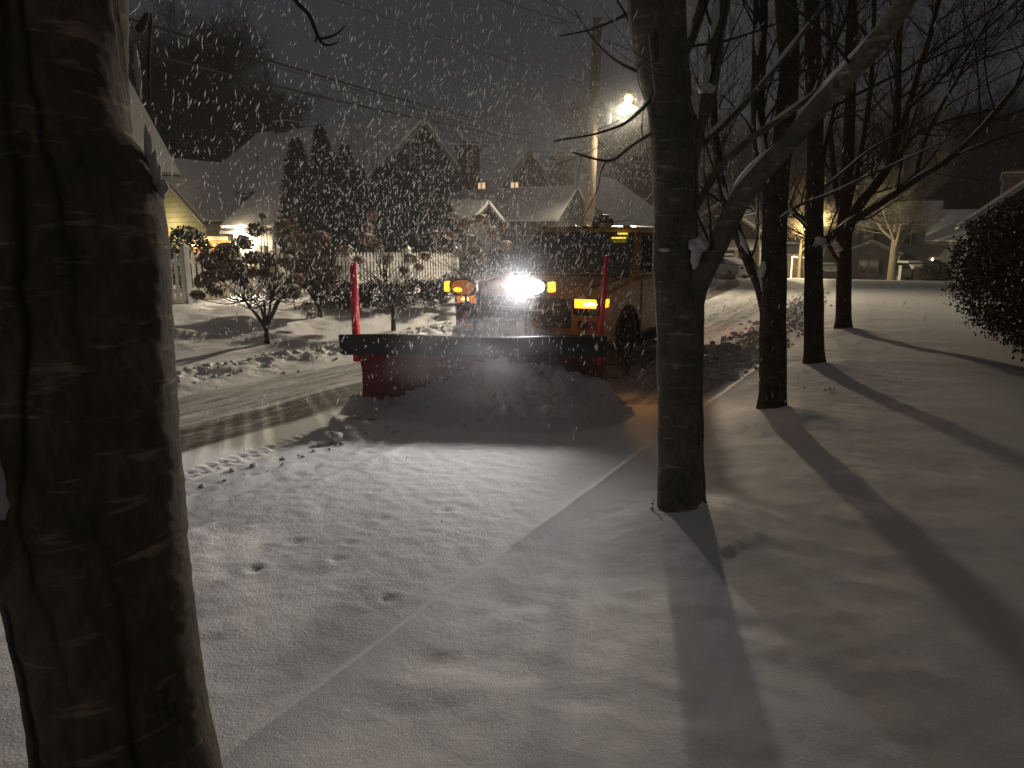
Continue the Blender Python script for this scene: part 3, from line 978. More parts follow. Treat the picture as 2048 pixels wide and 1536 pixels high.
# greenhouse: pillars + roof as a lofted shell
mb = MB()
zb, zr = 1.29, 1.90
lo = [(-.96, 1.38), (.96, 1.38), (.98, 2.4), (.96, 3.60), (-.96, 3.60), (-.98, 2.4)]
hi = [(-.78, 2.12), (.78, 2.12), (.80, 2.6), (.78, 3.46), (-.78, 3.46), (-.80, 2.6)]
v = [(x, y, zb) for x, y in lo] + [(x, y, zr) for x, y in hi]
mb.add(v, [(i, (i + 1) % 6, 6 + (i + 1) % 6, 6 + i) for i in range(6)] + [(5, 4, 3, 2, 1, 0), (6, 7, 8, 9, 10, 11)])
cab = mb.build('cab', M['paint'], truck, False, .05)
mb = MB()
r0 = [(-.80, 2.05), (.80, 2.05), (.80, 3.50), (-.80, 3.50)]
for (a, z) in ((1.0, 1.87), (1.01, 1.93)): pass
cx, cy = 0, 2.78
ring = []
for sc, z in ((1.02, 1.885), (1.03, 1.93), (.97, 1.965), (.80, 1.985)):
    ring.append([(x * sc, cy + (y - cy) * sc, z) for x, y in r0])
vv = [p for rr in ring for p in rr]
ff = [(4 * i + k, 4 * i + (k + 1) % 4, 4 * i + 4 + (k + 1) % 4, 4 * i + 4 + k) for i in range(3) for k in range(4)] + [(0, 3, 2, 1), (12, 13, 14, 15)]
mb.add(vv, ff)
mb.build('roof', M['paintroof'], truck, False, .02)


def lerp3(a, c, u): return tuple(a[i] + (c[i] - a[i]) * u for i in range(3))


def panel(name, q, inset, mat, parent, off=.012, th=.012):
    """pane set proud of the quad q by off, shrunk by inset (fraction)"""
    q = [V(p) for p in q]
    c = sum(q, V()) / 4
    n = (q[1] - q[0]).cross(q[3] - q[0]).normalized()
    q2 = [c + (p - c) * (1 - inset) + n * off for p in q]
    m_ = MB()
    m_.slab([tuple(p) for p in q2], th)
    return m_.build(name, mat, parent)


panel('windshield', [(-.95, 1.38, 1.31), (.95, 1.38, 1.31), (.78, 2.10, 1.90), (-.78, 2.10, 1.90)], .07, M['windshield'], truck, .03)
for s_ in (1, -1):
    def sidequad(y0, y1, y2, y3):
        q = [(s_ * .985, y0, 1.33), (s_ * .985, y1, 1.33), (s_ * .81, y2, 1.86), (s_ * .81, y3, 1.86)]
        return q if s_ > 0 else [q[1], q[0], q[3], q[2]]
    panel('side_window', sidequad(1.62, 2.62, 2.62, 2.22), .05, M['glass'], truck, .014)
    panel('rear_side_window', sidequad(2.78, 3.42, 3.34, 2.78), .05, M['glass'], truck, .014)
    mb = MB()     # door skin set a hair proud of the body
    x0, x1 = (W, W + .012) if s_ > 0 else (-W - .012, -W)
    mb.box(x0, x1, 1.58, 2.68, .60, 1.27)
    door = mb.build('door', M['paint'], truck, False, .008)
    mb = MB()
    xa, xb = (W + .014, W + .05) if s_ > 0 else (-W - .05, -W - .014)
    mb.box(xa, xb, 2.45, 2.62, 1.12, 1.16)
    mb.build('handle', M['black'], door, False, .008)
    mb = MB()     # big towing mirror
    mb.box(min(s_ * 1.0, s_ * 1.18), max(s_ * 1.0, s_ * 1.18), 1.70, 1.74, 1.42, 1.45)
    mb.box(min(s_ * 1.14, s_ * 1.36), max(s_ * 1.14, s_ * 1.36), 1.64, 1.74, 1.28, 1.64)
    mb.build('mirror', M['black'], truck, False, .02)
    mb = MB()     # wheel arch lip
    pts = arch(WF, WZ, .545, 5, 175, 16)
    mb.tube([(V((s_ * 1.0, y, z)), .028) for y, z in pts], 6)
    pts = arch(WR, WZ, .545, 5, 175, 16)
    mb.tube([(V((s_ * 1.0, y, z)), .028) for y, z in pts], 6)
    mb.build('arch_lip', M['black'], truck, True)
    mb = MB()
    mb.box(min(s_ * .96, s_ * 1.06), max(s_ * .96, s_ * 1.06), 1.62, 3.6, .40, .45)
    mb.build('side_step', M['black'], truck, False, .01)
# nose
LOWER = plain('unlit_amber_lens', (.30, .10, .02), .25, var=.1)
mb = MB()
mb.box(-.60, .60, -.005, .06, .76, 1.12)
gr = mb.build('grille', M['black'], truck, False, .02)
mb = MB()
for k in range(4): mb.box(-.56, .56, -.025, -.008, .80 + k * .08, .83 + k * .08)
mb.build('grille_bar', M['steel'], gr)
mb = MB()
mb.box(-.98, .98, -.08, .10, .46, .70)
mb.build('front_bumper', M['steel'], truck, False, .03)
for s_ in (1, -1):
    mb = MB()
    mb.box(min(s_ * .63, s_ * .97), max(s_ * .63, s_ * .97), -.012, .06, .93, 1.13)
    hl = mb.build('headlight', M['glass'], truck, False, .015)
    mb = MB()
    mb.box(min(s_ * .66, s_ * .93), max(s_ * .66, s_ * .93), -.03, -.014, 1.015, 1.12)
    mb.build('turn_signal', M['e_amber'] if s_ > 0 else M['e_amberdim'], hl, False, .01)
    mb = MB()
    mb.blob((s_ * (.86 if s_ > 0 else .80), -.034, 1.065), .05 if s_ < 0 else .085, .006, .024, 12, 6)
    mb.build('bulb', M['e_amberhot'], hl, True)
    mb = MB()
    mb.box(min(s_ * .995, s_ * 1.018), max(s_ * .995, s_ * 1.018), .08, .19, 1.025, 1.115)
    mb.build('side_marker', M['e_amber'], hl, False, .006)
    mb = MB()
    mb.box(min(s_ * .70, s_ * .92), max(s_ * .70, s_ * .92), -.012, .0, .76, .86)
    mb.build('lower_lamp', LOWER if s_ < 0 else M['glass'], truck)
# roof beacon and clearance lights
mb = MB()
mb.lathe([(.16, 1.985), (.17, 2.01), (.15, 2.09), (.10, 2.14), (.0, 2.155)], (.10, 2.55, 0), 'z', 20)
mb.build('roof_beacon', plain('unlit_amber_dome', (.22, .09, .03), .3, var=.1), truck, True)
UNLIT = plain('unlit_amber_plastic', (.25, .10, .02), .3, var=.1)
for x in (-.62, -.18, 0, .18, .62):
    mb = MB()
    mb.box(x - .05, x + .05, 2.02, 2.09, 1.955, 1.985)
    mb.build('clearance_light', UNLIT, truck, False, .01)
for u_, w_ in ((.90, .07), (.80, .10)):     # added glowing bars imitating the street lamp's reflection in the windshield
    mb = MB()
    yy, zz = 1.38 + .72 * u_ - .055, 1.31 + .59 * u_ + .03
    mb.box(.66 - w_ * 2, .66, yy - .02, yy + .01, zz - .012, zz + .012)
    mb.build('glint_bar', M['e_yellow'], truck, False, .004)
mb = MB()
for x0_, x1_ in ((-.55, .02), (.10, .66)):
    za_, zb2_ = .10, .16
    p0_ = V((x0_, 1.38 + .72 * za_ - .05, 1.31 + .59 * za_ + .03))
    p1_ = V((x1_, 1.38 + .72 * zb2_ - .05, 1.31 + .59 * zb2_ + .03))
    mb.bar(p0_, p1_, .010)
mb.build('wiper', M['black'], truck)
mb = MB()
mb.box(-.80, .80, 1.30, 1.42, 1.285, 1.335)
mb.build('cowl_panel', M['black'], truck, False, .01)
mb = MB()
for s_ in (-1, 1): mb.tube([(V((s_ * .74, .20, 1.222)), .009), (V((s_ * .80, .8, 1.278)), .009), (V((s_ * .86, 1.40, 1.312)), .009)], 5)
mb.build('hood_seam', M['black'], truck)
# wheels
for (wy) in (WF, WR):
    for s_ in (-1, 1):
        wh = thing('wheel', None, None, (0, 0, 0), None, 0, True)
        wh.parent = truck
        mb = MB()
        x = s_ * .86
        prof = [(.26, -.13), (.36, -.135), (.40, -.12), (.41, -.09), (.41, .09), (.40, .12), (.36, .135), (.26, .13)]
        mb.lathe(prof, (x, wy, WZ), 'x', 32)
        for k in range(32):
            a = 2 * math.pi * k / 32
            c = V((x, wy + .415 * math.cos(a), WZ + .415 * math.sin(a)))
            mb.bar(c + V((-.11, 0, 0)), c + V((.11, 0, 0)), .014, 4)
        ty = mb.build('tyre', M['rubber'], wh, True)
        mb = MB()
        xo = x + s_ * .115
        mb.lathe([(.0, xo - s_ * .05), (.255, xo - s_ * .05), (.265, xo), (.25, xo), (.235, xo - s_ * .03), (.10, xo - s_ * .02), (.09, xo + s_ * .03), (.0, xo + s_ * .03)], (0, wy, WZ), 'x', 24)
        mb.build('rim', M['rim'], wh, True)

# plow headgear with its two lamps
rotm = Matrix.Rotation(-TROT, 4, 'Z')


def to_local(p):
    q = V(p) - V((TX, TY, TZ))
    return (rotm.inverted() @ q) / TS


LAMP = {1: to_local(at(1067, 573, 8.52)), -1: to_local(at(928, 574, 8.40))}
hy_ = (LAMP[1].y + LAMP[-1].y) / 2 + .05
hx_ = (LAMP[1].x + LAMP[-1].x) / 2
mb = MB()
for s_ in (-1, 1):
    L_ = LAMP[s_]
    mb.bar((hx_ + s_ * .34, hy_ + .10, .50), (hx_ + s_ * .34, hy_, 1.05), .03)
    mb.bar((hx_ + s_ * .34, hy_, 1.05), (L_.x, L_.y + .03, L_.z - .16), .025)
    mb.bar((hx_ + s_ * .34, hy_ + .10, .60), (s_ * .34, .0, .55), .04)
    mb.bar((hx_ + s_ * .34, hy_ + .04, .92), (s_ * .34, .0, .72), .03)
mb.bar((hx_ - .50, hy_, 1.05), (hx_ + .50, hy_, 1.05), .03)
mb.bar((hx_ - .34, hy_ + .06, .74), (hx_ + .34, hy_ + .06, .74), .03)
mb.box(hx_ - .20, hx_ + .20, hy_ - .04, hy_ + .18, .56, .94)
mb.bar((hx_, hy_ + .02, .92), (hx_, hy_ - .36, .52), .035)
head = mb.build('plow_headgear', M['steel'], truck)
for s_ in (1, -1):
    c = tuple(LAMP[s_])
    mb = MB()
    hw_, hh_ = .150, .085
    rings = []
    for (k_, yy) in ((.45, .15), (.85, .11), (1.05, .02), (1.10, -.03), (1.0, -.032)):
        rings.append([(c[0] + hw_ * k_ * (abs(math.cos(q)) ** .6) * (1 if math.cos(q) > 0 else -1), c[1] + yy, c[2] + hh_ * k_ * (abs(math.sin(q)) ** .6) * (1 if math.sin(q) > 0 else -1)) for q in [2 * math.pi * i / 24 for i in range(24)]])
    vv = [p for r_ in rings for p in r_]
    mb.add(vv, [(24 * i + k, 24 * i + (k + 1) % 24, 24 * i + 24 + (k + 1) % 24, 24 * i + 24 + k) for i in range(4) for k in range(24)] + [tuple(range(24))[::-1]])
    mb.bar((c[0], c[1] + .03, c[2] - .16), (c[0], c[1] + .04, c[2] - .09), .02)
    mb.build('plow_lamp', M['black'], head, True)
    mb = MB()
    mb.blob((c[0], c[1] - .03, c[2]), hw_ * .97, .03, hh_ * .95, 20, 8)
    mb.build('lamp_lens', M['e_head'] if s_ > 0 else M['e_ambersoft'], head, True)
    if s_ < 0:
        mb = MB()
        mb.blob((c[0] - .045, c[1] - .06, c[2] - .025), .055, .012, .025, 14, 6)
        mb.build('lamp_bulb', M['e_amber'], head, True)
    mb = MB()
    xx = c[0] + s_ * .205
    mb.box(xx - .032, xx + .032, c[1] - .03, c[1] + .07, c[2] - .055, c[2] + .055)
    mb.build('lamp_side_signal', M['e_amber'], head, False, .015)

# plow blade, angled towards the kerb
A_ = to_local((-5.69, 6.15, 0))
B_ = to_local((-3.10, 7.44, 0))
ax = (B_ - A_)
ax.z = 0
BL = ax.length
ax.normalize()
nrm = V((ax.y, -ax.x, 0))      # towards the front of the blade
mb = MB()
prof = [(d / TS, z / TS) for d, z in [(.10, .02), (.02, .16), (-.03, .32), (-.02, .48), (.06, .64), (.14, .70)]]   # curved mouldboard: (forward, height)
sec = 24
vs, fs = [], []
for k in range(sec + 1):
    o_ = A_ + ax * (BL * (.045 + .955 * k / sec))
    for j, (d, z) in enumerate(prof):
        q = o_ + nrm * d
        vs.append((q.x, q.y, z))
    for j, (d, z) in enumerate(prof[::-1]):
        q = o_ + nrm * (d - .018)
        vs.append((q.x, q.y, z))
m_ = len(prof) * 2
for k in range(sec):
    for j in range(m_):
        j2 = (j + 1) % m_
        fs.append((k * m_ + j, (k + 1) * m_ + j, (k + 1) * m_ + j2, k * m_ + j2))
fs.append(tuple(range(m_)))
fs.append(tuple(sec * m_ + j for j in range(m_))[::-1])
mb.add(vs, fs)
blade = mb.build('plow_blade', M['plowred'], truck)


def along(u, d, z):
    q = A_ + ax * (BL * u) + nrm * d
    return V((q.x, q.y, z / TS))


mb = MB()     # black rubber deflector along the top
vs = []
for u in np.linspace(-.01, 1.0, 13):
    for d, z in ((.13, .68), (.24, .72), (.27, .92), (.25, .93), (.21, .74), (.12, .715)):
        q = along(float(u), d, z + .012 * math.sin(9 * u))
        vs.append(tuple(q))
fs = [(6 * k + j, 6 * k + 6 + j, 6 * k + 6 + (j + 1) % 6, 6 * k + (j + 1) % 6) for k in range(12) for j in range(6)] + [tuple(range(6)), tuple(72 + j for j in range(6))[::-1]]
mb.add(vs, fs)
mb.build('snow_deflector', M['black'], blade)
mb = MB()
vs = [tuple(along(u, d, z)) for u in (.04, 1.0) for d, z in ((.10, -.01), (.125, -.01), (.085, .10), (.06, .10))]
mb.add(vs, [(0, 1, 2, 3), (7, 6, 5, 4)] + [(j, 4 + j, 4 + (j + 1) % 4, (j + 1) % 4) for j in range(4)])
mb.build('cutting_edge', M['steel'], blade)
mb = MB()     # ribs and push frame behind the blade
for u in (.12, .3, .5, .7, .88):
    mb.tube([(along(u, -.06, .06), .02), (along(u, -.10, .34), .03), (along(u, .02, .66), .02)], 5)
mb.tube([(along(.04, -.09, .34), .035), (along(1, -.09, .34), .035)], 6)
mid = along(.5, -.1, .25)
mb.bar(mid, (-.42, .0, .42), .05)
mb.bar(mid, (.42, .0, .42), .05)
mb.bar(mid + V((0, 0, .1)), (0, -.35, .62), .035)
mb.bar(along(.25, -.1, .3), (-.2, -.25, .40), .04)
mb.bar(along(.75, -.1, .3), (.2, -.25, .40), .04)
mb.build('push_frame', M['steel'], blade)
for u, w in ((.035, .042), (.975, .024)):
    mb = MB()
    b0 = along(u, .05 if u < .5 else .10, .60)
    top = b0 + V((0.0 if u < .5 else .06, 0.0, 1.02 if u < .5 else 1.10))
    mb.tube([(b0, w), (b0.lerp(top, .5), w), (top, w * .95)], 10)
    mb.build('marker_stick', M['stick'], blade, True)

# heap of snow rolling in front of the blade
hp = MB()
nu, nv = 190, 80
nu1 = nu + 1
aW = V(A_)
vsx = []
UU = np.linspace(-.02, 1.12, nu1)
VV = np.linspace(0, 1, nv + 1)
for i, u in enumerate(UU):
    # ridge height along the blade, metres over the road
    h = np.interp(u, [-.02, .03, .12, .30, .42, .50, .58, .68, .78, .9, 1.0, 1.06, 1.12], [.02, .10, .13, .22, .40, .54, .57, .50, .47, .44, .40, .20, .02])
    dep = np.interp(u, [-.02, .2, .5, .8, 1.0, 1.12], [.3, .5, .85, .95, .70, .25])
    for j, w in enumerate(VV):
        d = .06 + dep * w
        z = h * (math.cos(math.pi * min(w, 1)) * .5 + .5) ** .75
        q = A_ + ax * (BL * u) + nrm * d
        vsx.append((q.x, q.y, z))
vsx = np.array(vsx)
nn = fbm(vsx[:, 0] * 3 + 31, vsx[:, 1] * 3, 3) * .75 + .50 * np.abs(fbm(vsx[:, 0] * 7 + 3, vsx[:, 1] * 7, 3)) + .12 * fbm(vsx[:, 0] * 20, vsx[:, 1] * 20, 2)
msk = np.clip(vsx[:, 2] / .15, 0, 1)
vsx[:, 2] += nn * .24 * msk
vsx[:, 0] += .12 * fbm(vsx[:, 1] * 7, vsx[:, 2] * 9 + vsx[:, 0] * 5, 3) * msk
vsx[:, 2] = np.maximum(vsx[:, 2], -.02) + .012
rm = np.array(rotm)[:3, :3]
wv = (vsx * np.array([TS, TS, 1])) @ rm.T + np.array([TX, TY, TZ + .04])
hp.add([tuple(p) for p in wv], [(i * (nv + 1) + j, (i + 1) * (nv + 1) + j, (i + 1) * (nv + 1) + j + 1, i * (nv + 1) + j + 1) for i in range(nu) for j in range(nv)])
# loose clods riding on it
for k in range(260):
    i = rng.randrange(6, nu - 4) * (nv + 1) + int(rng.triangular(0, nv - 2, 6))
    p = wv[i]
    s_ = rng.uniform(.008, .026)
    hp.blob((p[0], p[1], p[2] + s_ * .3), s_, s_ * .9, s_ * .8, 7, 5, .25, rng)
tag(hp.build('snow_heap', M['churn'], None, True), 'churned heap of snow rolling in front of the plow blade', 'snow pile')

# clods along the windrow and the far berm: nobody could count them
cl = MB()
for k in range(1500):
    y = 9.8 + 22 * rng.random() ** 1.6
    s_ = -2.72 + rng.gauss(0, .26)
    x = s_ + float(bend(y))
    r_ = rng.uniform(.015, .055) * (1 if rng.random() < .85 else 1.6)
    z = gz(x, y) + float(micro(np.array([x]), np.array([y]))[0]) if k % 1 == 0 else 0
    cl.blob((x, y, z + r_ * .3), r_ * 1.15, r_, r_ * .75, 6, 4, .28, rng)
for k in range(500):
    y = rng.uniform(4.5, 22)
    s_ = -8.65 + rng.gauss(0, .3)
    x = s_ + float(bend(y))
    r_ = rng.uniform(.012, .045)
    z = gz(x, y) + float(micro(np.array([x]), np.array([y]))[0])
    cl.blob((x, y, z + r_ * .2), r_ * 1.1, r_, r_ * .7, 6, 4, .25, rng)
for k in range(70):
    y = rng.uniform(1.5, 6.5)
    x = -4.75 + rng.gauss(0, .12)
    r_ = rng.uniform(.008, .03)
    z = gz(x, y) + float(micro(np.array([x]), np.array([y]))[0])
    cl.blob((x, y, z + r_ * .3), r_ * 1.1, r_, r_ * .7, 6, 4, .25, rng)
g = ground_at(672, 886, -.15)
cl.blob((g.x, g.y, -.09), .075, .06, .06, 9, 6, .2, rng)
tag(cl.build('snow_clods', M['churn'], None, True), 'broken lumps of plowed snow along the kerbs', None, None, 'stuff')

# ---------------------------------------------------------------- houses
def gable_house(label, x0, x1, y0, y1, z0, ze, zr, axis, wall, over=.35, snow_th=.14, trim=True, name='house', cat='house', group=None):
    root = thing(name, label, cat, ((x0 + x1) / 2, (y0 + y1) / 2, z0), group)
    mb = MB()
    if axis == 'x':
        ym = (y0 + y1) / 2
        mb.prism([(y0, z0), (y1, z0), (y1, ze), (ym, zr), (y0, ze)], x0, x1, 'x')
    else:
        xm = (x0 + x1) / 2
        mb.prism([(x0, z0), (x1, z0), (x1, ze), (xm, zr), (x0, ze)], y0, y1, 'y')
    w = mb.build('wall', wall, root)
    rf, sn, tm = MB(), MB(), MB()
    for s_ in (-1, 1):
        if axis == 'x':
            h = (y1 - y0) / 2
            sl = (zr - ze) / h
            ye = ym + s_ * (h + over)
            zl = zr - sl * (h + over)
            q = [(x0 - over, ye, zl), (x1 + over, ye, zl), (x1 + over, ym, zr), (x0 - over, ym, zr)]
        else:
            h = (x1 - x0) / 2
            sl = (zr - ze) / h
            xe = xm + s_ * (h + over)
            zl = zr - sl * (h + over)
            q = [(xe, y1 + over, zl), (xe, y0 - over, zl), (xm, y0 - over, zr), (xm, y1 + over, zr)]
        if s_ == 1: q = [q[1], q[0], q[3], q[2]]
        up = lambda d: [(p[0], p[1], p[2] + d) for p in q]
        rf.slab(up(.13), .10)
        sn.slab(up(.13 + .004 + snow_th), snow_th)
        if trim:      # fascia boards on eave and rakes
            tm.bar(up(.03)[0], up(.03)[1], .07, 4)
            tm.bar(up(.02)[1], up(.02)[2], .08, 4)
            tm.bar(up(.02)[0], up(.02)[3], .08, 4)
    r = rf.build('roof', M['roofdark'], root)
    sn.build('roof_snow', M['roofsnow'], r)
    if trim: tm.build('fascia', M['trim'], root)
    return root


def window(root, face, pos, u, z, w, h, pane, frame=None, nx=2, nz=2, shutters=None, tw=.09):
    """face 'x' (wall facing +x at x=pos, u along y) or 'y' (wall facing -y at y=pos, u along x)"""
    def bx(m, u0, u1, z0, z1, d0, d1):
        if face == 'x': m.box(pos + d0, pos + d1, u0, u1, z0, z1)
        else: m.box(u0, u1, pos - d1, pos - d0, z0, z1)
    m = MB()
    bx(m, u - w / 2 - tw, u - w / 2, z - tw, z + h + tw, .005, .06)
    bx(m, u + w / 2, u + w / 2 + tw, z - tw, z + h + tw, .005, .06)
    bx(m, u - w / 2, u + w / 2, z + h, z + h + tw, .005, .06)
    bx(m, u - w / 2, u + w / 2, z - tw, z, .005, .06)
    for i in range(1, nx):
        c = u - w / 2 + w * i / nx
        bx(m, c - .02, c + .02, z + .002, z + h - .002, .012, .04)
    for i in range(1, nz):
        c = z + h * i / nz
        bx(m, u - w / 2 + .002, u + w / 2 - .002, c - .02, c + .02, .014, .042)
    f = m.build('window', frame or M['trim'], root)
    m = MB()
    bx(m, u - w / 2, u + w / 2, z, z + h, .004, .010)
    m.build('pane', pane, f)
    if shutters:
        for s_ in (-1, 1):
            m = MB()
            c = u + s_ * (w / 2 + tw + .2)
            bx(m, c - .18, c + .18, z - .05, z + h + .05, .005, .05)
            m.build('shutter', shutters, root)
    return f


def chimney(root, x, y, z0, z1, w, mat=None):
    m = MB()
    m.box(x - w / 2, x + w / 2, y - w / 2, y + w / 2, z0, z1 - .2)
    m.box(x - w / 2 - .07, x + w / 2 + .07, y - w / 2 - .07, y + w / 2 + .07, z1 - .197, z1)
    m.box(x - w / 4, x + w / 4, y - w / 4, y + w / 4, z1 + .003, z1 + .18)
    c = m.build('chimney', mat or M['brick'], root)
    m = MB()
    m.box(x - w / 2 - .05, x + w / 2 + .05, y - w / 2 - .05, y + w / 2 + .05, z1 + .002, z1 + .07)
    m.build('chimney_snow', M['capsnow'], c, False, .02)


# garage with the flood lamp (left): its clapboard wall faces -y
T = 26.0
e0 = at(440, 457, T)
e1 = at(600, 449, T - 1.9)
gy = e0.y
gx0, gx1 = e0.x, e0.x + 2.3
gze = e0.z + .05
gar = gable_house('low white clapboard garage with the bright flood lamp under its eave', gx0 + .3, gx1, gy + .3, gy + 7.3, -.3, gze, gze + 2.55, 'x', M['wallwhite'], .3, name='garage', cat='garage')
mb = MB()
mb.box(gx0 + 1.45, gx0 + 1.95, gy + .235, gy + .297, -.3, 1.45)
mb.build('garage_door', M['trim'], gar)
fl = at(490, 462, T - .15)
fl = V((gx0 + 1.02, gy + .10, gze - .14))
mb = MB()
mb.box(fl.x - .06, fl.x + .06, fl.y + .05, fl.y + .195, fl.z - .02, fl.z + .06)
lampb = mb.build('flood_lamp', M['metal'], gar)
for dx in (-.16, .08):
    mb = MB()
    mb.blob((fl.x + dx, fl.y - .05, fl.z - .03), .10 if dx > 0 else .06, .07, .10 if dx > 0 else .07, 12, 8)
    mb.build('flood_bulb', M['e_flood'], lampb, True)
# wing behind it, gable towards us, ridge running away
w0 = at(402, 440, T + 2.5)
wx1 = w0.x
wy = w0.y
wze = w0.z
wing = gable_house('cream clapboard wing with a lit gable behind the fence at far left', wx1 - 5.6, wx1, wy + .2, wy + 9.5, -.3, wze, wze + 2.3, 'y', M['walltan'], .3)
mb = MB()
mb.box(wx1 + .02, wx1 + 2.4, wy + 1.4, wy + 1.5, -.3, wze - .05)
mb.box(wx1 + .15, wx1 + .25, wy + 1.30, wy + 1.395, -.3, wze - .05)
tag(mb.build('back_wall', clapboard('peach_clapboard', (.58, .40, .24), .16), wing), 'peach lit recess wall')
# lit privacy fence with string bulbs
pf0, pf1 = at(384, 474, T - 2), at(461, 476, T - 2.6)
pr = thing('privacy_fence', 'tall wooden privacy fence glowing under string bulbs', 'fence', (pf0.x, pf0.y, -.2))
mb = MB()
dv = (pf1 - pf0)
dv.z = 0
Lf = dv.length
dv.normalize()
pn = V((dv.y, -dv.x, 0))
nb = int(Lf / .14)
for i in range(nb):
    a = pf0 + dv * (i * Lf / nb)
    b2 = pf0 + dv * ((i + .92) * Lf / nb)
    mb.slab([tuple(V((a.x, a.y, -.3))), tuple(V((b2.x, b2.y, -.3))), (b2.x, b2.y, pf0.z - .12), (a.x, a.y, pf0.z - .12)], .03)
mb.build('board_panel', plain('cedar_boards', (.42, .27, .13), .7), pr)
mb = MB()
a = pf0 + pn * .05
b2 = pf1 + pn * .05
mb.tube([(V((a.x, a.y, pf0.z - .04)), .09), (V((b2.x, b2.y, pf0.z - .04)), .09)], 4)
mb.build('cap_rail', M['whitewood'], pr)
sl = thing('string_lights', 'string of glowing warm bulbs along the privacy fence', 'string lights', (pf0.x, pf0.y, pf0.z - .3))
mb = MB()
pts = []
for i in range(13):
    u = i / 12
    p = pf0.lerp(pf1, u) + pn * .16
    p.z = pf0.z - .16 - .06 * abs(math.sin(u * 3 * math.pi))
    pts.append((p, .008))
mb.tube(pts, 4)
mb.build('cable', M['wire'], sl)
SB = []
for u in (.12, .50, .92):
    p = pf0.lerp(pf1, u) + pn * .17
    p.z = pf0.z - .27
    mb = MB()
    mb.blob(p, .045, .045, .055, 10, 8)
    mb.build('bulb', M['e_string'], sl, True)
    SB.append(p)

# far-left house: only a corner of its snowy roof shows beside the near tree
c = at(359, 357, 20)
hl_ = gable_house('house at far left whose snowy roof corner peeks past the near trunk', c.x - 6.3, c.x - .35, c.y - 8, c.y - .3, -.2, c.z + .35, c.z + 4.5, 'y', M['walldark'], .35)
mb = MB()
mb.tube([(V((c.x + .06, c.y + .12, c.z - .02)), .07), (V((c.x + .06, c.y - 8.2, c.z - .02)), .07)], 6)
mb.build('gutter', M['trim'], hl_)

# big dark gabled house: gable faces the street (+x)
ap = at(832, 247, 31)
hy = 3.9
hc = gable_house('big dark shingled house with white trimmed street gable and attic window', ap.x - 9.2, ap.x, ap.y - hy, ap.y + hy, -.3, ap.z - 2.75, ap.z, 'x', M['walldark'], .45)
window(hc, 'x', ap.x, ap.y - .15, ap.z - 1.75, .62, .95, M['glass'], None, 2, 2, None, .13)
mb = MB()
mb.box(ap.x + .004, ap.x + .05, ap.y - hy - .1, ap.y + hy + .1, ap.z - 3.05, ap.z - 2.72)
mb.build('frieze_board', M['trim'], hc)
mb = MB()
mb.box(ap.x + .004, ap.x + .03, ap.y - hy + .02, ap.y + hy - .02, .2, ap.z - 3.06)
mb.build('lower_siding', M['wallmid'], hc)
for dy in (-2.3, .0, 2.3):
    window(hc, 'x', ap.x + .03, ap.y + dy, ap.z - 4.9, .9, 1.3, M['glass'], None, 2, 2)
chimney(hc, ap.x - 7.9, ap.y + .2, ap.z - .6, ap.z + .62, .85)
mb = MB()
mb.lathe([(.07, ap.z - 2.0), (.07, ap.z - 1.2), (.05, ap.z - 1.15)], (ap.x - 7.3, ap.y - 2.3, 0), 'z', 10)
mb.build('vent_pipe', M['metal'], hc)

# house with two tall chimneys and lit windows
ap = at(1048, 303, 37)
hy = 4.2
hd = gable_house('dim grey house with two tall brick chimneys and two lit windows', ap.x - 9.5, ap.x, ap.y - hy, ap.y + hy, -.6, ap.z - 2.9, ap.z, 'x', M['wallmid'], .4)
window(hd, 'x', ap.x, ap.y - .2, ap.z - 1.7, .55, .9, M['glass'], None, 2, 2)
for px_, w_, pm in ((963, .62, M['e_window']), (1026, .5, M['e_window'])):
    pass
c = at(936, 292, 33.5)
chimney(hd, c.x, c.y, -.3, c.z, .78)
c = at(1098, 320, 36)
chimney(hd, c.x + .9, c.y - .3, 1, c.z + .1, .85)
wy_ = ap.y - hy
for px_, w_ in ((963, .50), (1030, .42)):
    # both panes sit in the wall that faces the near side
    d = at(px_, 392, 1) - CAM
    tt = (wy_ - CAM.y) / d.y
    p = CAM + d * tt
    window(hd, 'y', wy_, p.x, p.z - .25, w_, .85, M['e_window'], M['walldark'], 2, 2, None, .05)
c0 = at(1000, 432, 31)
pb = gable_house('low snowy porch roof in front of the twin chimney house', c0.x - 3.8, c0.x + 2.6, c0.y, c0.y + 3.4, -.4, c0.z - .25, c0.z + 1.0, 'x', M['wallmid'], .25, trim=False, name='porch', cat='porch')
c0 = at(905, 437, 27)
pc = gable_house('small snow roofed shed between the tall evergreens and the porch', c0.x - 2.6, c0.x + .6, c0.y, c0.y + 2.6, -.2, c0.z - .35, c0.z + .45, 'x', M['walldark'], .2, trim=False, name='shed', cat='shed')
window(pc, 'y', c0.y, c0.x + .12, c0.z - 1.42, .40, .34, M['e_blue'], M['black'], 4, 3, None, .04)
# steep roof right of the pole
c0 = at(1100, 345, 40)
he = gable_house('steep snow roofed house behind the utility pole with one lit window', c0.x - 4.6, c0.x + 4.6, c0.y, c0.y + 9, -.8, c0.z - 3.2, c0.z, 'y', M['walldark'], .4)
p = at(1195, 440, 40)
window(he, 'y', c0.y, p.x, p.z, .42, 1.05, M['e_windowcool'], M['trim'], 1, 2)

# ---- far end of the street
def base(px, py, t):
    p = at(px, py, t)
    return p


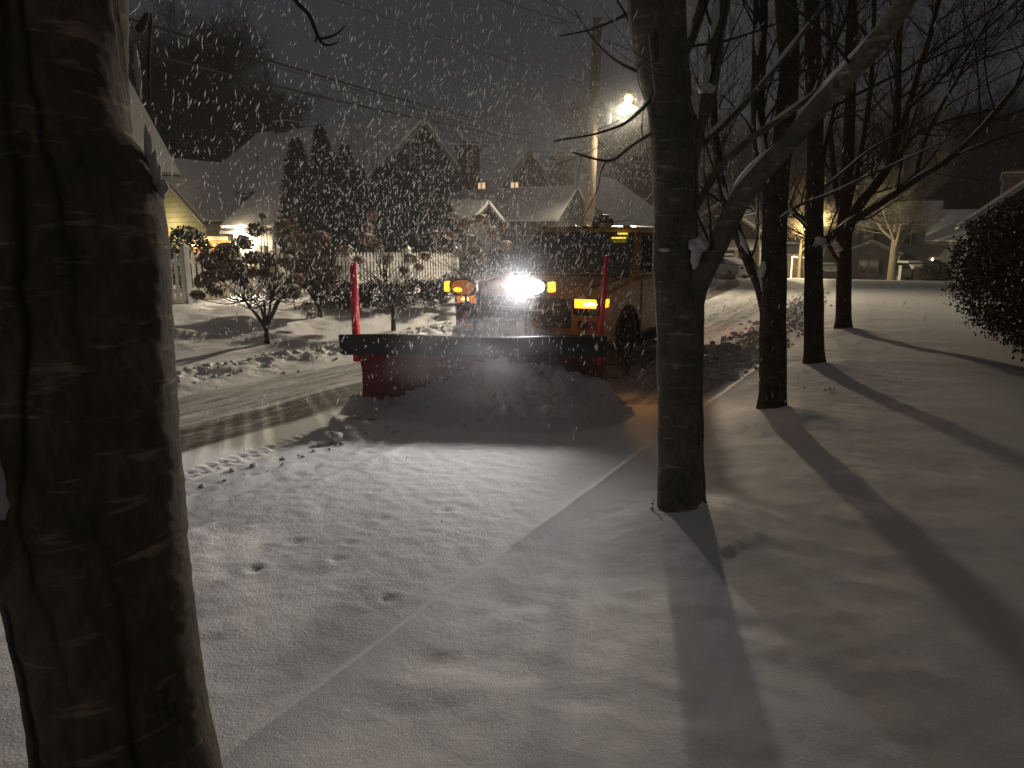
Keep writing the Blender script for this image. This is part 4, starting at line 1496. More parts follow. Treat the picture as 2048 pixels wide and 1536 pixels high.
FAR = 72
p = at(1745, 562, FAR)
hf = gable_house('grey two storey house at the street end with a gabled front wing', p.x - 4.2, p.x + 5.0, p.y + 2.6, p.y + 9, p.z - .3, p.z + 5.4, p.z + 7.6, 'x', M['wallgrey'], .3)
fw_ = gable_house('x', p.x - 3.0, p.x + 2.2, p.y, p.y + 2.6, p.z - .3, p.z + 2.55, p.z + 3.75, 'y', M['wallgrey'], .25)
# the wing is part of the same house: re-home its meshes as parts
def adopt(dst, src, nm):
    bpy.context.view_layer.update()
    off = src.location - dst.location
    first = None
    for ch in list(src.children):
        ch.parent = dst
        ch.location = ch.location + off
        if ch.name.split('.')[0] == 'wall': ch.name = nm
    ORG.pop(src.name, None)
    bpy.data.objects.remove(src)


adopt(hf, fw_, 'front_wing')
window(hf, 'y', p.y, p.x - .95, p.z + .75, .72, 1.25, M['glass'], None, 1, 2)
window(hf, 'y', p.y, p.x - .05, p.z + .75, .72, 1.25, M['glass'], None, 1, 2)
mb = MB(); mb.box(p.x + .45, p.x + .80, p.y - .05, p.y - .005, p.z + .70, p.z + 2.05); mb.build('shutter', M['black'], hf)
mb = MB(); mb.box(p.x + 2.0, p.x + 2.22, p.y - .06, p.y - .004, p.z - .1, p.z + 2.5); mb.build('corner_board', M['whitewood'], hf)
mb = MB()
for k in range(3): mb.box(p.x + .9, p.x + 3.0, p.y - .35 * (3 - k), p.y - .35 * (2 - k) - .01, p.z - .4, p.z - .25 + .13 * k)
mb.build('porch_step', M['capsnow'], hf)
for ux in (-1.0, 2.4): window(hf, 'y', p.y + 2.6, p.x + ux, p.z + 3.55, .85, 1.4, M['glass'], None, 1, 2, M['black'])
window(hf, 'y', p.y + 2.6, p.x + .4, p.z + 5.75 - .6, .6, .7, M['glass'], None, 2, 1)

p = at(1592, 562, FAR + 2)
hg = gable_house('house at the street end with a doorway framed in fairy lights', p.x - 4.5, p.x + 2.4, p.y, p.y + 7, p.z - .3, p.z + 5.0, p.z + 7.4, 'x', M['wallmid'], .3)
q0, q1 = at(1583, 540, FAR + 2), at(1606, 562, FAR + 2)
mb = MB(); mb.box(q0.x + .25, q0.x + 1.35, p.y - .07, p.y - .004, p.z + .1, p.z + 2.15); mb.build('door', M['wallbrown'], hg)
mb = MB()
rows = [(q0.x, p.z + .1 + .12 * k) for k in range(20)] + [(q0.x + .12 * k, p.z + 2.42 + .05 * math.sin(k * 1.3)) for k in range(14)] + [(q0.x + 1.6, p.z + .1 + .12 * k) for k in range(20)]
for (x_, z_) in rows: mb.blob((x_, p.y - .14, z_), .045, .045, .045, 6, 4)
mb.build('fairy_lights', M['e_fairy'], hg)
window(hg, 'y', p.y, q0.x - 1.15, p.z + .9, .55, 1.1, M['e_window'], M['trim'], 1, 2)
mb = MB(); mb.slab([(p.x - 4.7, p.y - 1.3, p.z + 2.75), (p.x + 2.6, p.y - 1.3, p.z + 2.75), (p.x + 2.6, p.y - .01, p.z + 3.5), (p.x - 4.7, p.y - .01, p.z + 3.5)], .15); mb.build('porch_roof', M['roofsnow'], hg)
for x_ in (p.x - 4.4, p.x - 1.9, p.x + 2.3):
    mb = MB(); mb.box(x_ - .1, x_ + .1, p.y - 1.2, p.y - 1.0, p.z - .2, p.z + 2.62); mb.build('porch_post', M['trim'], hg)
for ux in (-2.8, -.2): window(hg, 'y', p.y, p.x + ux, p.z + 3.75, .8, 1.0, M['glass'], None, 1, 2)

p = at(1455, 560, 62)
hh = gable_house('brown house with pale porch columns behind the snowed in car', p.x - 5.5, p.x + 2.6, p.y + 2, p.y + 9, p.z - .3, p.z + 3.6, p.z + 6.4, 'y', M['wallbrown'], .4)
mb = MB(); mb.slab([(p.x - 5.8, p.y + .2, p.z + 2.7), (p.x + 2.9, p.y + .2, p.z + 2.7), (p.x + 2.9, p.y + 1.99, p.z + 3.4), (p.x - 5.8, p.y + 1.99, p.z + 3.4)], .2); mb.build('porch_roof', M['roofsnow'], hh)
for k in range(5):
    x_ = p.x - 5.4 + k * 1.95
    mb = MB(); mb.box(x_ - .11, x_ + .11, p.y + .3, p.y + .5, p.z - .2, p.z + 2.55); mb.build('porch_column', M['trim'], hh)
for ux in (-3.6, -.2): window(hh, 'y', p.y + 2, p.x + ux, p.z + .8, .9, 1.3, M['glass'], None, 1, 2)
p = at(1535, 560, 80)
gable_house('narrow grey house set back between the pole and the third tree', p.x - 4, p.x + 3, p.y, p.y + 8, p.z - .3, p.z + 4.6, p.z + 7.2, 'x', M['wallmid'], .3)

p = at(1885, 562, 60)
hi_ = gable_house('dark house right of the street end with a small lamp by its door', p.x - 1.3, p.x + 7.5, p.y, p.y + 8, p.z - .3, p.z + 3.2, p.z + 5.6, 'x', M['wallgrey'], .3)
for ux in (.9, 2.6): window(hi_, 'y', p.y, p.x + ux, p.z + 1.4, .7, 1.5, M['glass'], M['walldark'], 1, 2)
q = at(1847, 520, 60)
mb = MB(); mb.blob((p.x - .9, p.y - .12, p.z + 1.75), .10, .08, .12, 10, 8); mb.build('porch_lamp', M['e_porch'], hi_, True)
# house behind the hedge
p = at(1965, 432, 30)
hj = gable_house('house behind the hedge with a dim roof slope and chimney', p.x - .4, p.x + 9, p.y, p.y + 8, -.8, p.z - .2, p.z + 3.6, 'y', M['walldark'], .35)
c = at(2035, 346, 31)
chimney(hj, c.x, c.y + .5, c.z - 2, c.z, .95, M['palebrick'])

# ---------------------------------------------------------------- picket fence
P0, P1 = V((-13.15, 7.2, 0)), V((-12.9, 18.9, 0))
fdir = (P1 - P0)
FL = fdir.length
fdir.normalize()
fn = V((fdir.y, -fdir.x, 0))
pk = thing('picket_fence', 'white picket fence with pointed pickets along the left yard', 'fence', (P0.x, P0.y, gz(P0.x, P0.y)))


def fz(d):
    q = P0 + fdir * d
    return gz(q.x, q.y) + np.interp(d, [0, 5, 11.4], [.06, .0, -.05])


d = 0.0
SEC = FL / 5
for sct in range(5):
    mb = MB()
    n = 17
    for i in range(n):
        dd = sct * SEC + .10 + (SEC - .14) * (i + .5) / n
        c = P0 + fdir * dd
        z0 = fz(dd)
        hw = .036
        a, b2 = c - fdir * hw, c + fdir * hw
        top = z0 + 1.02
        o2 = fn * .011
        ring = []
        for sgn in (1, -1):
            ring += [(a + o2 * sgn, z0 + .06), (b2 + o2 * sgn, z0 + .06), (b2 + o2 * sgn, top - .09), (c + fdir * .022 + o2 * sgn, top - .02), (c + o2 * sgn, top), (c - fdir * .022 + o2 * sgn, top - .02), (a + o2 * sgn, top - .09)]
        mb.add([(q.x, q.y, z) for q, z in ring], [tuple(range(7)), tuple(range(13, 6, -1))] + [(j, (j + 1) % 7, 7 + (j + 1) % 7, 7 + j)[::-1] for j in range(7)])
    mb.build('picket_panel', M['whitewood'], pk)
    for hz in (.22, .80):
        mb = MB()
        a = P0 + fdir * (sct * SEC + .06) - fn * .035
        b2 = P0 + fdir * ((sct + 1) * SEC - .06) - fn * .035
        za, zb_ = fz(sct * SEC) + hz, fz((sct + 1) * SEC) + hz
        mb.add([tuple(V((q.x, q.y, z)) + fn * s2) for q, z in ((a, za), (b2, zb_)) for s2, in ((-.02,), (.02,))] + [tuple(V((q.x, q.y, z + .08)) + fn * s2) for q, z in ((a, za), (b2, zb_)) for s2, in ((-.02,), (.02,))],
               [(0, 1, 3, 2), (4, 6, 7, 5), (0, 4, 5, 1), (2, 3, 7, 6), (0, 2, 6, 4), (1, 5, 7, 3)])
        mb.build('rail', M['whitewood'], pk)
for i in range(6):
    c = P0 + fdir * (i * SEC)
    z0 = fz(i * SEC)
    mb = MB()
    for w_, za, zb_ in ((.055, -.1, 1.08), (.075, 1.083, 1.12)):
        vs = [c + fdir * (sx * w_) + fn * (sy * w_) for sx, sy in ((-1, -1), (1, -1), (1, 1), (-1, 1))]
        mb.add([(q.x, q.y, z0 + za) for q in vs] + [(q.x, q.y, z0 + zb_) for q in vs], [(0, 1, 2, 3), (7, 6, 5, 4), (0, 4, 5, 1), (1, 5, 6, 2), (2, 6, 7, 3), (3, 7, 4, 0)])
    b0 = len(mb.v)
    vs = [c + fdir * (sx * .06) + fn * (sy * .06) for sx, sy in ((-1, -1), (1, -1), (1, 1), (-1, 1))]
    mb.add([(q.x, q.y, z0 + 1.122) for q in vs] + [(c.x, c.y, z0 + 1.22)], [(0, 1, 4), (1, 2, 4), (2, 3, 4), (3, 0, 4), (3, 2, 1, 0)])
    mb.build('fence_post', M['whitewood'], pk)

# ---------------------------------------------------------------- shrubs, hydrangeas and evergreens
def bloom_mesh(rnd, n=260):
    m = MB()
    for i in range(n):
        d = V((rnd.gauss(0, 1), rnd.gauss(0, 1), rnd.gauss(0, .8))).normalized()
        p = V((d.x, d.y, d.z * .8)) * rnd.uniform(.55, 1.0)
        t_ = V((rnd.gauss(0, 1), rnd.gauss(0, 1), rnd.gauss(0, 1))).normalized()
        m.card(p - t_ * .15, t_, d.cross(t_).normalized(), .17, .32)
    return m


_b = bloom_mesh(random.Random(5)).build('flower_head', M['bloom'])
BLOOM = _b.data
bpy.data.objects.remove(_b)
_s = MB()
_r = random.Random(6)
_s.blob((0, 0, .62), .58, .58, .24, 12, 8, .14, _r, -.35)
_s = _s.build('snow_cap', M['capsnow'], None, True)
CAP = _s.data
bpy.data.objects.remove(_s)


def hydrangea(label, bx_, by_, heads, seed, stem_h=.35, stems=6, straws=(), snow=.55, fork=.3):
    """heads: photo x, y, depth, radius px"""
    rnd = random.Random(seed)
    z0 = gz(bx_, by_) + .0
    root = thing('hydrangea', label, 'shrub', (bx_, by_, z0), 'hydrangeas with dried flower heads')
    m = MB()
    fk = V((bx_, by_, z0 + stem_h))
    m.tube([(V((bx_, by_, z0 - .1)), .055), (V((bx_ + .01, by_, z0 + stem_h * .5)), .045), (fk, .04)], 9)
    tips = []
    for k in range(stems):
        a = 2 * math.pi * k / stems + rnd.uniform(-.3, .3)
        q = fk + V((math.cos(a) * fork, math.sin(a) * fork, rnd.uniform(.3, .5)))
        m.tube(catmull([(fk + V((0, 0, -.05)), .034), (fk + V((math.cos(a) * .10, math.sin(a) * .10, .12)), .028), (q, .018)], 3), 7)
        tips.append(q)
    hs = []
    for (x, y, t, r) in heads:
        hs.append((at(x, y, t), r * t / F_PX))
    for c, r in hs:
        q = min(tips, key=lambda e: (e - c).length)
        md = q.lerp(c, .5) + V((rnd.gauss(0, .06), rnd.gauss(0, .06), -.10))
        m.tube(catmull([(q, .014), (md, .009), (c - V((0, 0, r * .4)), .006)], 4), 5)
        for j in range(3):
            u = q.lerp(md, rnd.random())
            e = u + V((rnd.gauss(0, .25), rnd.gauss(0, .25), rnd.uniform(.05, .4)))
            m.tube([(u, .006), (u.lerp(e, .5) + V((0, 0, -.03)), .004), (e, .002)], 4)
    for q in tips:
        for j in range(9):
            e = q + V((rnd.gauss(0, .38), rnd.gauss(0, .38), rnd.uniform(-.05, .55)))
            md = q.lerp(e, .5) + V((rnd.gauss(0, .04), rnd.gauss(0, .04), -.05))
            m.tube([(q, .009), (md, .006), (e, .003)], 4)
            for i in range(3):
                g_ = e + V((rnd.gauss(0, .15), rnd.gauss(0, .15), rnd.uniform(0, .22)))
                m.tube([(md.lerp(e, rnd.random()), .004), (g_, .002)], 3)
    for (x0_, y0_, x1_, y1_, t) in straws:
        m.tube([(at(x0_, y0_, t), .010), (at((x0_ + x1_) / 2 + 2, (y0_ + y1_) / 2, t), .008), (at(x1_, y1_, t), .005)], 5)
    m.build('branch', M['twig'], root, True)
    for c, r in hs:
        o = bpy.data.objects.new('flower_head', BLOOM)
        col.objects.link(o)
        o.parent = root
        o.location = c - V(root.location)
        o.scale = (r, r, r * rnd.uniform(.8, 1.0))
        o.rotation_euler = (rnd.uniform(-.4, .4), rnd.uniform(-.4, .4), rnd.uniform(0, 6))
        if rnd.random() < snow:
            s_ = bpy.data.objects.new('snow_cap', CAP)
            col.objects.link(s_)
            s_.parent = o
            s_.scale = (1, 1, rnd.uniform(.7, 1.1))
            s_.rotation_euler = (-o.rotation_euler[0] * .5, -o.rotation_euler[1] * .5, 0)
    return root


hb_ = ground_at(533, 676, 0.06)
hydrangea('nearest hydrangea with a bare forked trunk and round brown flower heads', hb_.x, hb_.y,
          [(487, 485, 12.6, 20), (512, 459, 12.8, 21), (566, 448, 12.7, 16), (420, 520, 12.2, 26), (452, 505, 12.5, 28), (440, 545, 12.3, 30), (470, 535, 12.6, 26), (408, 560, 12.2, 22), (430, 580, 12.4, 20),
           (505, 515, 12.8, 20), (540, 520, 13.0, 22), (552, 552, 12.4, 17), (585, 585, 12.5, 20), (530, 545, 12.9, 16), (590, 560, 12.8, 20), (480, 560, 12.5, 18), (500, 545, 12.2, 20), (575, 525, 12.7, 18), (395, 590, 12.3, 16), (525, 432, 12.8, 8)],
          5, .32, 7, [(520, 560, 523, 425, 12.9), (537, 560, 530, 430, 12.9), (550, 580, 549, 425, 12.9), (590, 620, 585, 600, 12.5)])
hb_ = at(640, 640, 15.0)
hydrangea('dense middle hydrangea crowded against the picket fence', hb_.x, hb_.y,
          [(600, 480, 15.2, 26), (640, 478, 15.3, 24), (620, 500, 15.0, 28), (600, 528, 15.0, 28), (645, 520, 15.1, 30), (660, 545, 15.0, 26), (625, 556, 14.9, 24), (640, 575, 15.0, 22), (600, 565, 15.0, 20), (670, 500, 15.3, 16), (580, 505, 15.2, 16), (660, 570, 15.0, 18), (615, 612, 14.4, 13), (622, 630, 14.0, 11)],
          6, .25, 6)
hb_ = ground_at(786, 641, .10)
hydrangea('slim hydrangea behind the red marker stick with few small flower heads', hb_.x, hb_.y,
          [(690, 500, 15.8, 16), (735, 478, 16.0, 22), (745, 430, 16.0, 13), (755, 495, 16.0, 15), (772, 518, 15.6, 16), (822, 518, 15.8, 16), (838, 534, 15.6, 11), (808, 540, 15.8, 12), (716, 520, 15.9, 14), (850, 512, 16, 14), (735, 455, 16.0, 14)],
          7, .5, 5)
hb_ = at(945, 590, 19.5)
hydrangea('farthest hydrangea, pale and snow dusted beside the truck', hb_.x, hb_.y,
          [(900, 470, 19.3, 15), (930, 447, 19.4, 17), (962, 440, 19.5, 18), (988, 468, 19.6, 16), (920, 505, 19.2, 15), (952, 500, 19.3, 16), (882, 500, 19.1, 14), (906, 432, 19.3, 12), (1004, 452, 19.6, 13), (940, 478, 19.3, 15), (970, 520, 19.4, 15), (870, 470, 19.2, 12), (1012, 490, 19.5, 14), (995, 515, 19.5, 13)],
          8, .4, 6)


def leafy(root, mat, rnd, pts_fn, n, lw, ll, name='foliage', updir=.2, snow=0.0):
    m = MB()
    sm_ = MB()
    for i in range(n):
        p, nrm_ = pts_fn(rnd)
        d = (V((rnd.gauss(0, 1), rnd.gauss(0, 1), rnd.gauss(0, 1))) * .8 + nrm_ * .7 + V((0, 0, updir))).normalized()
        s_ = d.cross(V((rnd.gauss(0, 1), rnd.gauss(0, 1), rnd.gauss(0, 1)))).normalized()
        k = rnd.uniform(.6, 1.3)
        m.card(p, d, s_, lw * k, ll * k)
        if snow and rnd.random() < snow:
            sm_.card(p + V((0, 0, .012)), V((d.x, d.y, d.z * .2)).normalized(), V((-d.y, d.x, rnd.uniform(-.2, .2))).normalized(), lw * k * .8, ll * k * .8)
    f = m.build(name, mat, root)
    if sm_.v: sm_.build('snow_dusting', M['capsnow'], root)
    return f


ARB = [(592, 285, 575, 21.0, 48, 'first tall arborvitae at the left end of the evergreen row'), (640, 262, 560, 22.5, 46, 'tallest arborvitae, second of the evergreen row'),
       (668, 318, 560, 21.2, 42, 'slim arborvitae tucked just right of the tallest one'), (690, 300, 565, 22.6, 44, 'third tall arborvitae, beside the bare hydrangea stalks'), (715, 342, 560, 21.6, 46, 'broad middle arborvitae whose snowy top stands below the roof eave'),
       (760, 345, 560, 22.2, 46, 'shorter arborvitae right of the row middle'), (785, 338, 560, 23.5, 40, 'pointed arborvitae in front of the dark gable'), (822, 338, 560, 23.6, 48, 'arborvitae under the attic window of the dark house'),
       (850, 352, 560, 24.2, 48, 'loose snowy arborvitae near the right end of the row'), (880, 378, 555, 24.8, 46, 'low last arborvitae at the right end of the evergreen row')]
for i, (x, yt, yb, t, hw, lab) in enumerate(ARB):
    top = at(x, yt, t)
    bs = at(x, yb, t)
    z0 = gz(top.x, top.y)
    H = top.z - z0
    R0 = hw * t / F_PX
    root = thing('arborvitae', lab, 'evergreen', (top.x, top.y, z0), 'row of arborvitae behind the picket fence')
    rnd = random.Random(100 + i)
    ph = [rnd.uniform(0, 6.28) for _ in range(4)]

    def fn_(r_, H=H, R0=R0, cx=top.x, cy=top.y, z0=z0, ph=ph):
        h = 1 - math.sqrt(r_.random())
        h = r_.random() ** 1.25
        a = r_.uniform(0, 6.283)
        R_ = R0 * 1.25 * min(1, (1 - h) ** .8 * 1.05 + .03) * (1 + .16 * math.sin(3 * a + ph[0] + h * 9) + .12 * math.sin(5 * a + ph[1] - h * 16))
        k = r_.uniform(.55, 1.0) ** .6
        return V((cx + math.cos(a) * R_ * k, cy + math.sin(a) * R_ * k, z0 + .05 + h * H)), V((math.cos(a), math.sin(a), .3))
    leafy(root, M['foliage'], rnd, fn_, 7500, .026, .16, updir=.5, snow=.09)
    m = MB()
    m.tube([(V((top.x, top.y, z0 - .1)), .09), (V((top.x, top.y, z0 + H * .6)), .05), (V((top.x, top.y, z0 + H * .96)), .012)], 6)
    m.build('trunk', M['twig'], root)

# thin bare saplings rising through the evergreens
for i, (x, yt, t) in enumerate(((700, 268, 23), (712, 262, 23), (727, 270, 23.2), (755, 268, 23.2), (775, 300, 23.3))):
    pass
sap = thing('sapling_clump', 'clump of thin bare saplings rising behind the evergreens', 'tree', (*at(735, 560, 24.6).xy, gz(*at(735, 560, 24.6).xy)))
m = MB()
rnd = random.Random(77)
for i, (x, yt) in enumerate(((690, 300), (702, 272), (714, 262), (728, 272), (744, 290), (757, 268), (772, 296), (790, 310))):
    p0 = at(735 + (x - 735) * .3, 540, 24.6)
    p0.z = gz(p0.x, p0.y)
    p1 = at(x, yt, 24.6)
    l = catmull([(p0, .03), (p0.lerp(p1, .5) + V((rnd.gauss(0, .08), rnd.gauss(0, .08), 0)), .02), (p1, .008)], 5)
    m.tube(l, 5)
    twigs(m, l, 2, rnd, .8, .8, None, .8)
m.build('stem', M['fartwig'], sap)

# low evergreen shrubs in front of the fence
for i, (x, y, t, rx, rz, lab) in enumerate(((690, 628, 16.4, .62, .50, 'low dark shrub below the red marker stick'), (752, 622, 17.0, .75, .52, 'low snow flecked shrub between the stick and the slim hydrangea'), (835, 612, 18.2, .80, .50, 'low wide shrub in front of the right half of the fence'), (900, 600, 19.6, .85, .55, 'low shrub at the fence end beside the truck lamps'))):
    c = at(x, y, t)
    z0 = gz(c.x, c.y)
    root = thing('evergreen_shrub', lab, 'shrub', (c.x, c.y, z0), 'low shrubs in front of the picket fence')
    rnd = random.Random(200 + i)

    def fn_(r_, c=c, z0=z0, rx=rx, rz=rz):
        d = V((r_.gauss(0, 1), r_.gauss(0, 1), abs(r_.gauss(0, 1)))).normalized()
        k = r_.uniform(.6, 1) ** .5 * (1 + .15 * math.sin(d.x * 7 + c.x) * math.cos(d.y * 6))
        return V((c.x + d.x * rx * k, c.y + d.y * rx * k, z0 + .02 + d.z * rz * k)), d
    leafy(root, M['foliage'], rnd, fn_, 2600, .022, .065, updir=.2, snow=.30)
c = at(372, 488, 17.5)
root = thing('boxwood', 'round dark boxwood behind the left end of the picket fence', 'shrub', (c.x, c.y, gz(c.x, c.y)))
rnd = random.Random(230)


def fn_(r_, c=c):
    d = V((r_.gauss(0, 1), r_.gauss(0, 1), r_.gauss(0, 1))).normalized()
    k = r_.uniform(.5, 1) ** .5
    return V((c.x + d.x * .62 * k, c.y + d.y * .62 * k, max(c.z - .35 + d.z * .75 * k, .05))), d


leafy(root, M['foliage'], rnd, fn_, 3000, .03, .07, snow=.05)

# big clipped hedge on the right
root = thing('hedge', 'big rounded dark leafy hedge at the right edge', 'hedge', (2.3, 13.0, gz(2.3, 13)))
rnd = random.Random(240)
HA, HB = V((2.30, 10.5, 0)), V((1.58, 16.6, 0))


def fn_(r_):
    while True:
        u = r_.random()
        c = HA.lerp(HB, u)
        d = V((r_.gauss(0, 1), r_.gauss(0, 1), r_.gauss(.1, 1))).normalized()
        k = r_.uniform(.80, 1.0) * (1 + .05 * math.sin(c.y * 3 + d.z * 5) + .04 * math.sin(d.x * 9 + c.y * 5))
        p = V((c.x + d.x * 1.50 * k, c.y + d.y * 1.2 * k, 1.18 + d.z * 1.32 * k))
        if p.z > .08: return p, d


leafy(root, M['hedge'], rnd, fn_, 46000, .018, .062, updir=.1, snow=.002)
m = MB()
for k in range(16):
    c = HA.lerp(HB, k / 15)
    m.tube([(V((c.x, c.y, gz(c.x, c.y) - .1)), .04), (V((c.x + rnd.gauss(0, .1), c.y, .8)), .035), (V((c.x + rnd.gauss(0, .3), c.y + rnd.gauss(0, .2), 1.7)), .015)], 5)
m.build('stem', M['twig'], root)
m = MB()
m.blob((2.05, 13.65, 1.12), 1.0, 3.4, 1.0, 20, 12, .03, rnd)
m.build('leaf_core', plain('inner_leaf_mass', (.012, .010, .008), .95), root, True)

# ---------------------------------------------------------------- utility poles, lamps, wires
def pole(label, top, foot_z, r0, r1, xy0):
    root = thing('utility_pole', label, 'utility pole', (xy0[0], xy0[1], foot_z))
    m = MB()
    m.tube([(V((xy0[0], xy0[1], foot_z - .3)), r0), (V((xy0[0], xy0[1], foot_z)).lerp(top, .5), (r0 + r1) / 2), (top, r1)], 14)
    m.build('shaft', M['pole'], root, True)
    return root


PT = 28.5
ptop, pmid = at(1196, 38, PT), at(1178, 440, PT)
dz = (pmid - ptop)
foot = ptop + dz * ((ptop.z - gz(pmid.x, pmid.y)) / -dz.z)
pl = pole('tall wooden utility pole behind the truck carrying the lit street lamp', ptop, foot.z, .21, .19, foot.xy)
arm0 = at(1189, 262, PT)
lamp_p = at(1257, 198, PT - .6)
m = MB()
m.tube(catmull([(arm0, .035), (at(1212, 236, PT - .1), .03), (at(1234, 212, PT - .4), .03), (lamp_p + V((-.25, 0, .12)), .03)], 4), 7)
m.tube([(at(1188, 300, PT), .02), (at(1212, 238, PT - .1), .02)], 6)
m.build('lamp_arm', M['metal'], pl, True)
sl_ = thing('street_lamp', 'lit street lamp head on the arm of the near utility pole', 'street lamp', tuple(lamp_p))
m = MB()
m.blob((lamp_p.x - .10, lamp_p.y, lamp_p.z + .20), .32, .20, .09, 16, 8)
m.build('lamp_housing', M['metal'], sl_, True)
m = MB()
m.blob((lamp_p.x, lamp_p.y, lamp_p.z), .17, .16, .17, 16, 10)
m.build('lamp_lens', M['e_street'], sl_, True)
m = MB()
tf = at(1218, 225, PT - .2)
m.lathe([(.10, tf.z - .45), (.11, tf.z - .40), (.11, tf.z + .40), (.08, tf.z + .45)], (tf.x, tf.y, 0), 'z', 12)
m.build('pole_box', M['metal'], pl, True)
# second, farther pole with its lamp hidden behind the tree trunks
P2 = 56.0
q2 = at(1514, 560, P2)
q2t = at(1516, 398, P2)
p2 = pole('slim far utility pole just left of the third tree', q2t, gz(q2.x, q2.y), .17, .13, q2.xy)
m = MB()
m.box(q2t.x - .10, q2t.x + .10, q2t.y - .25, q2t.y - .16, q2t.z - 1.8, q2t.z - .4)
m.build('conduit', M['whitewood'], p2)
l2 = at(1628, 452, 58)
fz2 = gz(l2.x, l2.y)
sp2 = thing('street_lamp', 'far street lamp standing behind the fourth tree trunk', 'street lamp', (l2.x + .2, l2.y + .3, fz2))
m = MB()
m.tube([(V((l2.x + .2, l2.y + .3, fz2 - .2)), .09), (V((l2.x + .2, l2.y + .3, l2.z + .3)), .06), (V((l2.x, l2.y, l2.z + .25)), .05)], 10)
m.build('post', M['metal'], sp2, True)
m = MB()
m.blob((l2.x, l2.y, l2.z + .1), .25, .25, .12, 14, 8)
m.build('lamp_housing', M['metal'], sp2, True)
m = MB()
m.blob((l2.x, l2.y, l2.z - .04), .18, .18, .12, 14, 8)
m.build('lamp_lens', M['e_street'], sp2, True)
# third pole with bracket by the fairy light house
q3 = at(1602, 562, 66)
p3 = pole('farthest thin pole in front of the fairy light house', at(1602, 488, 66), gz(q3.x, q3.y), .15, .13, q3.xy)
m = MB()
a3 = at(1602, 486, 66)
m.tube([(a3, .05), (a3 + V((-1.0, -.2, .02)), .05), (a3 + V((-1.35, -.25, .0)), .11)], 8)
m.build('bracket', M['capsnow'], p3, True)


def wire(label, pts, r=.012, mat=None, sag=0.0, name='overhead_wire'):
    m = MB()
    l = catmull([(p, r) for p in pts], 8)
    m.tube(l, 6)
    o = m.build(name, mat or M['wire'], None, True)
    return tag(o, label, 'wire', 'overhead wires')


pA = at(1186, 290, PT)
pB = at(1186, 306, PT)
wire('upper of the two thick wires sagging from the pole to the left edge', [pA, at(1127, 277, 28.2), at(895, 223, 22), at(680, 163, 18), at(551, 125, 15.8), at(405, 82, 13.6), at(276, 43, 12), at(60, -30, 10)], .022, M['wire'])
wire('lower of the two thick wires sagging from the pole to the left edge', [pB, at(1147, 301, 29), at(1122, 296, 28), at(895, 249, 22), at(680, 202, 18), at(465, 150, 14.4), at(289, 105, 12), at(60, 40, 10)], .026, M['wire'])
m = MB()
c0, c1 = at(1138, 299, 28.6), at(1152, 302, 28.9)
m.tube([(c0, .05), (c0.lerp(c1, .5), .06), (c1, .05)], 8)
m.tube([(c1, .02), (pB, .02)], 6)
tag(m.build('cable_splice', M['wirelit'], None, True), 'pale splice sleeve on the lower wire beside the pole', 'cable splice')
wire('third faint wire just under the upper thick one near the pole', [pA, at(1127, 281, 28.2), at(1000, 262, 25), at(900, 238, 22.5), at(700, 176, 18.5), at(405, 92, 13.8), at(276, 55, 12.2)], .008)
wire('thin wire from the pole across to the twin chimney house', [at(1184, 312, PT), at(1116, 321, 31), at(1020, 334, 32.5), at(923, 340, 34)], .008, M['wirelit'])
wire('high power wire slanting from the pole top to the upper left', [at(1196, 60, PT), at(1130, 42, 27), at(1005, 2, 23), at(880, -40, 20)], .009)
wire('second high power wire slanting towards the upper left corner', [at(1196, 175, PT), at(1030, 125, 25), at(808, 47, 19.5), at(671, 0, 16.5), at(560, -40, 15)], .008)
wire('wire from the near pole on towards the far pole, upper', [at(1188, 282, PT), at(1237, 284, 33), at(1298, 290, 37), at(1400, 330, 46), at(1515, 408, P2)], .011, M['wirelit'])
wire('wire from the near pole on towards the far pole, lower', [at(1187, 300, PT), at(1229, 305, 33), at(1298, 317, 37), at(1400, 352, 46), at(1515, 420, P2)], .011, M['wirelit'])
wire('snow lined service wire looping left from the far pole', [at(1515, 415, P2), at(1500, 421, 55), at(1487, 423, 54), at(1440, 410, 50)], .022, M['capsnow'])
wire('second snow lined service wire left of the far pole', [at(1515, 424, P2), at(1500, 428, 55), at(1482, 431, 54), at(1430, 432, 50)], .022, M['capsnow'])

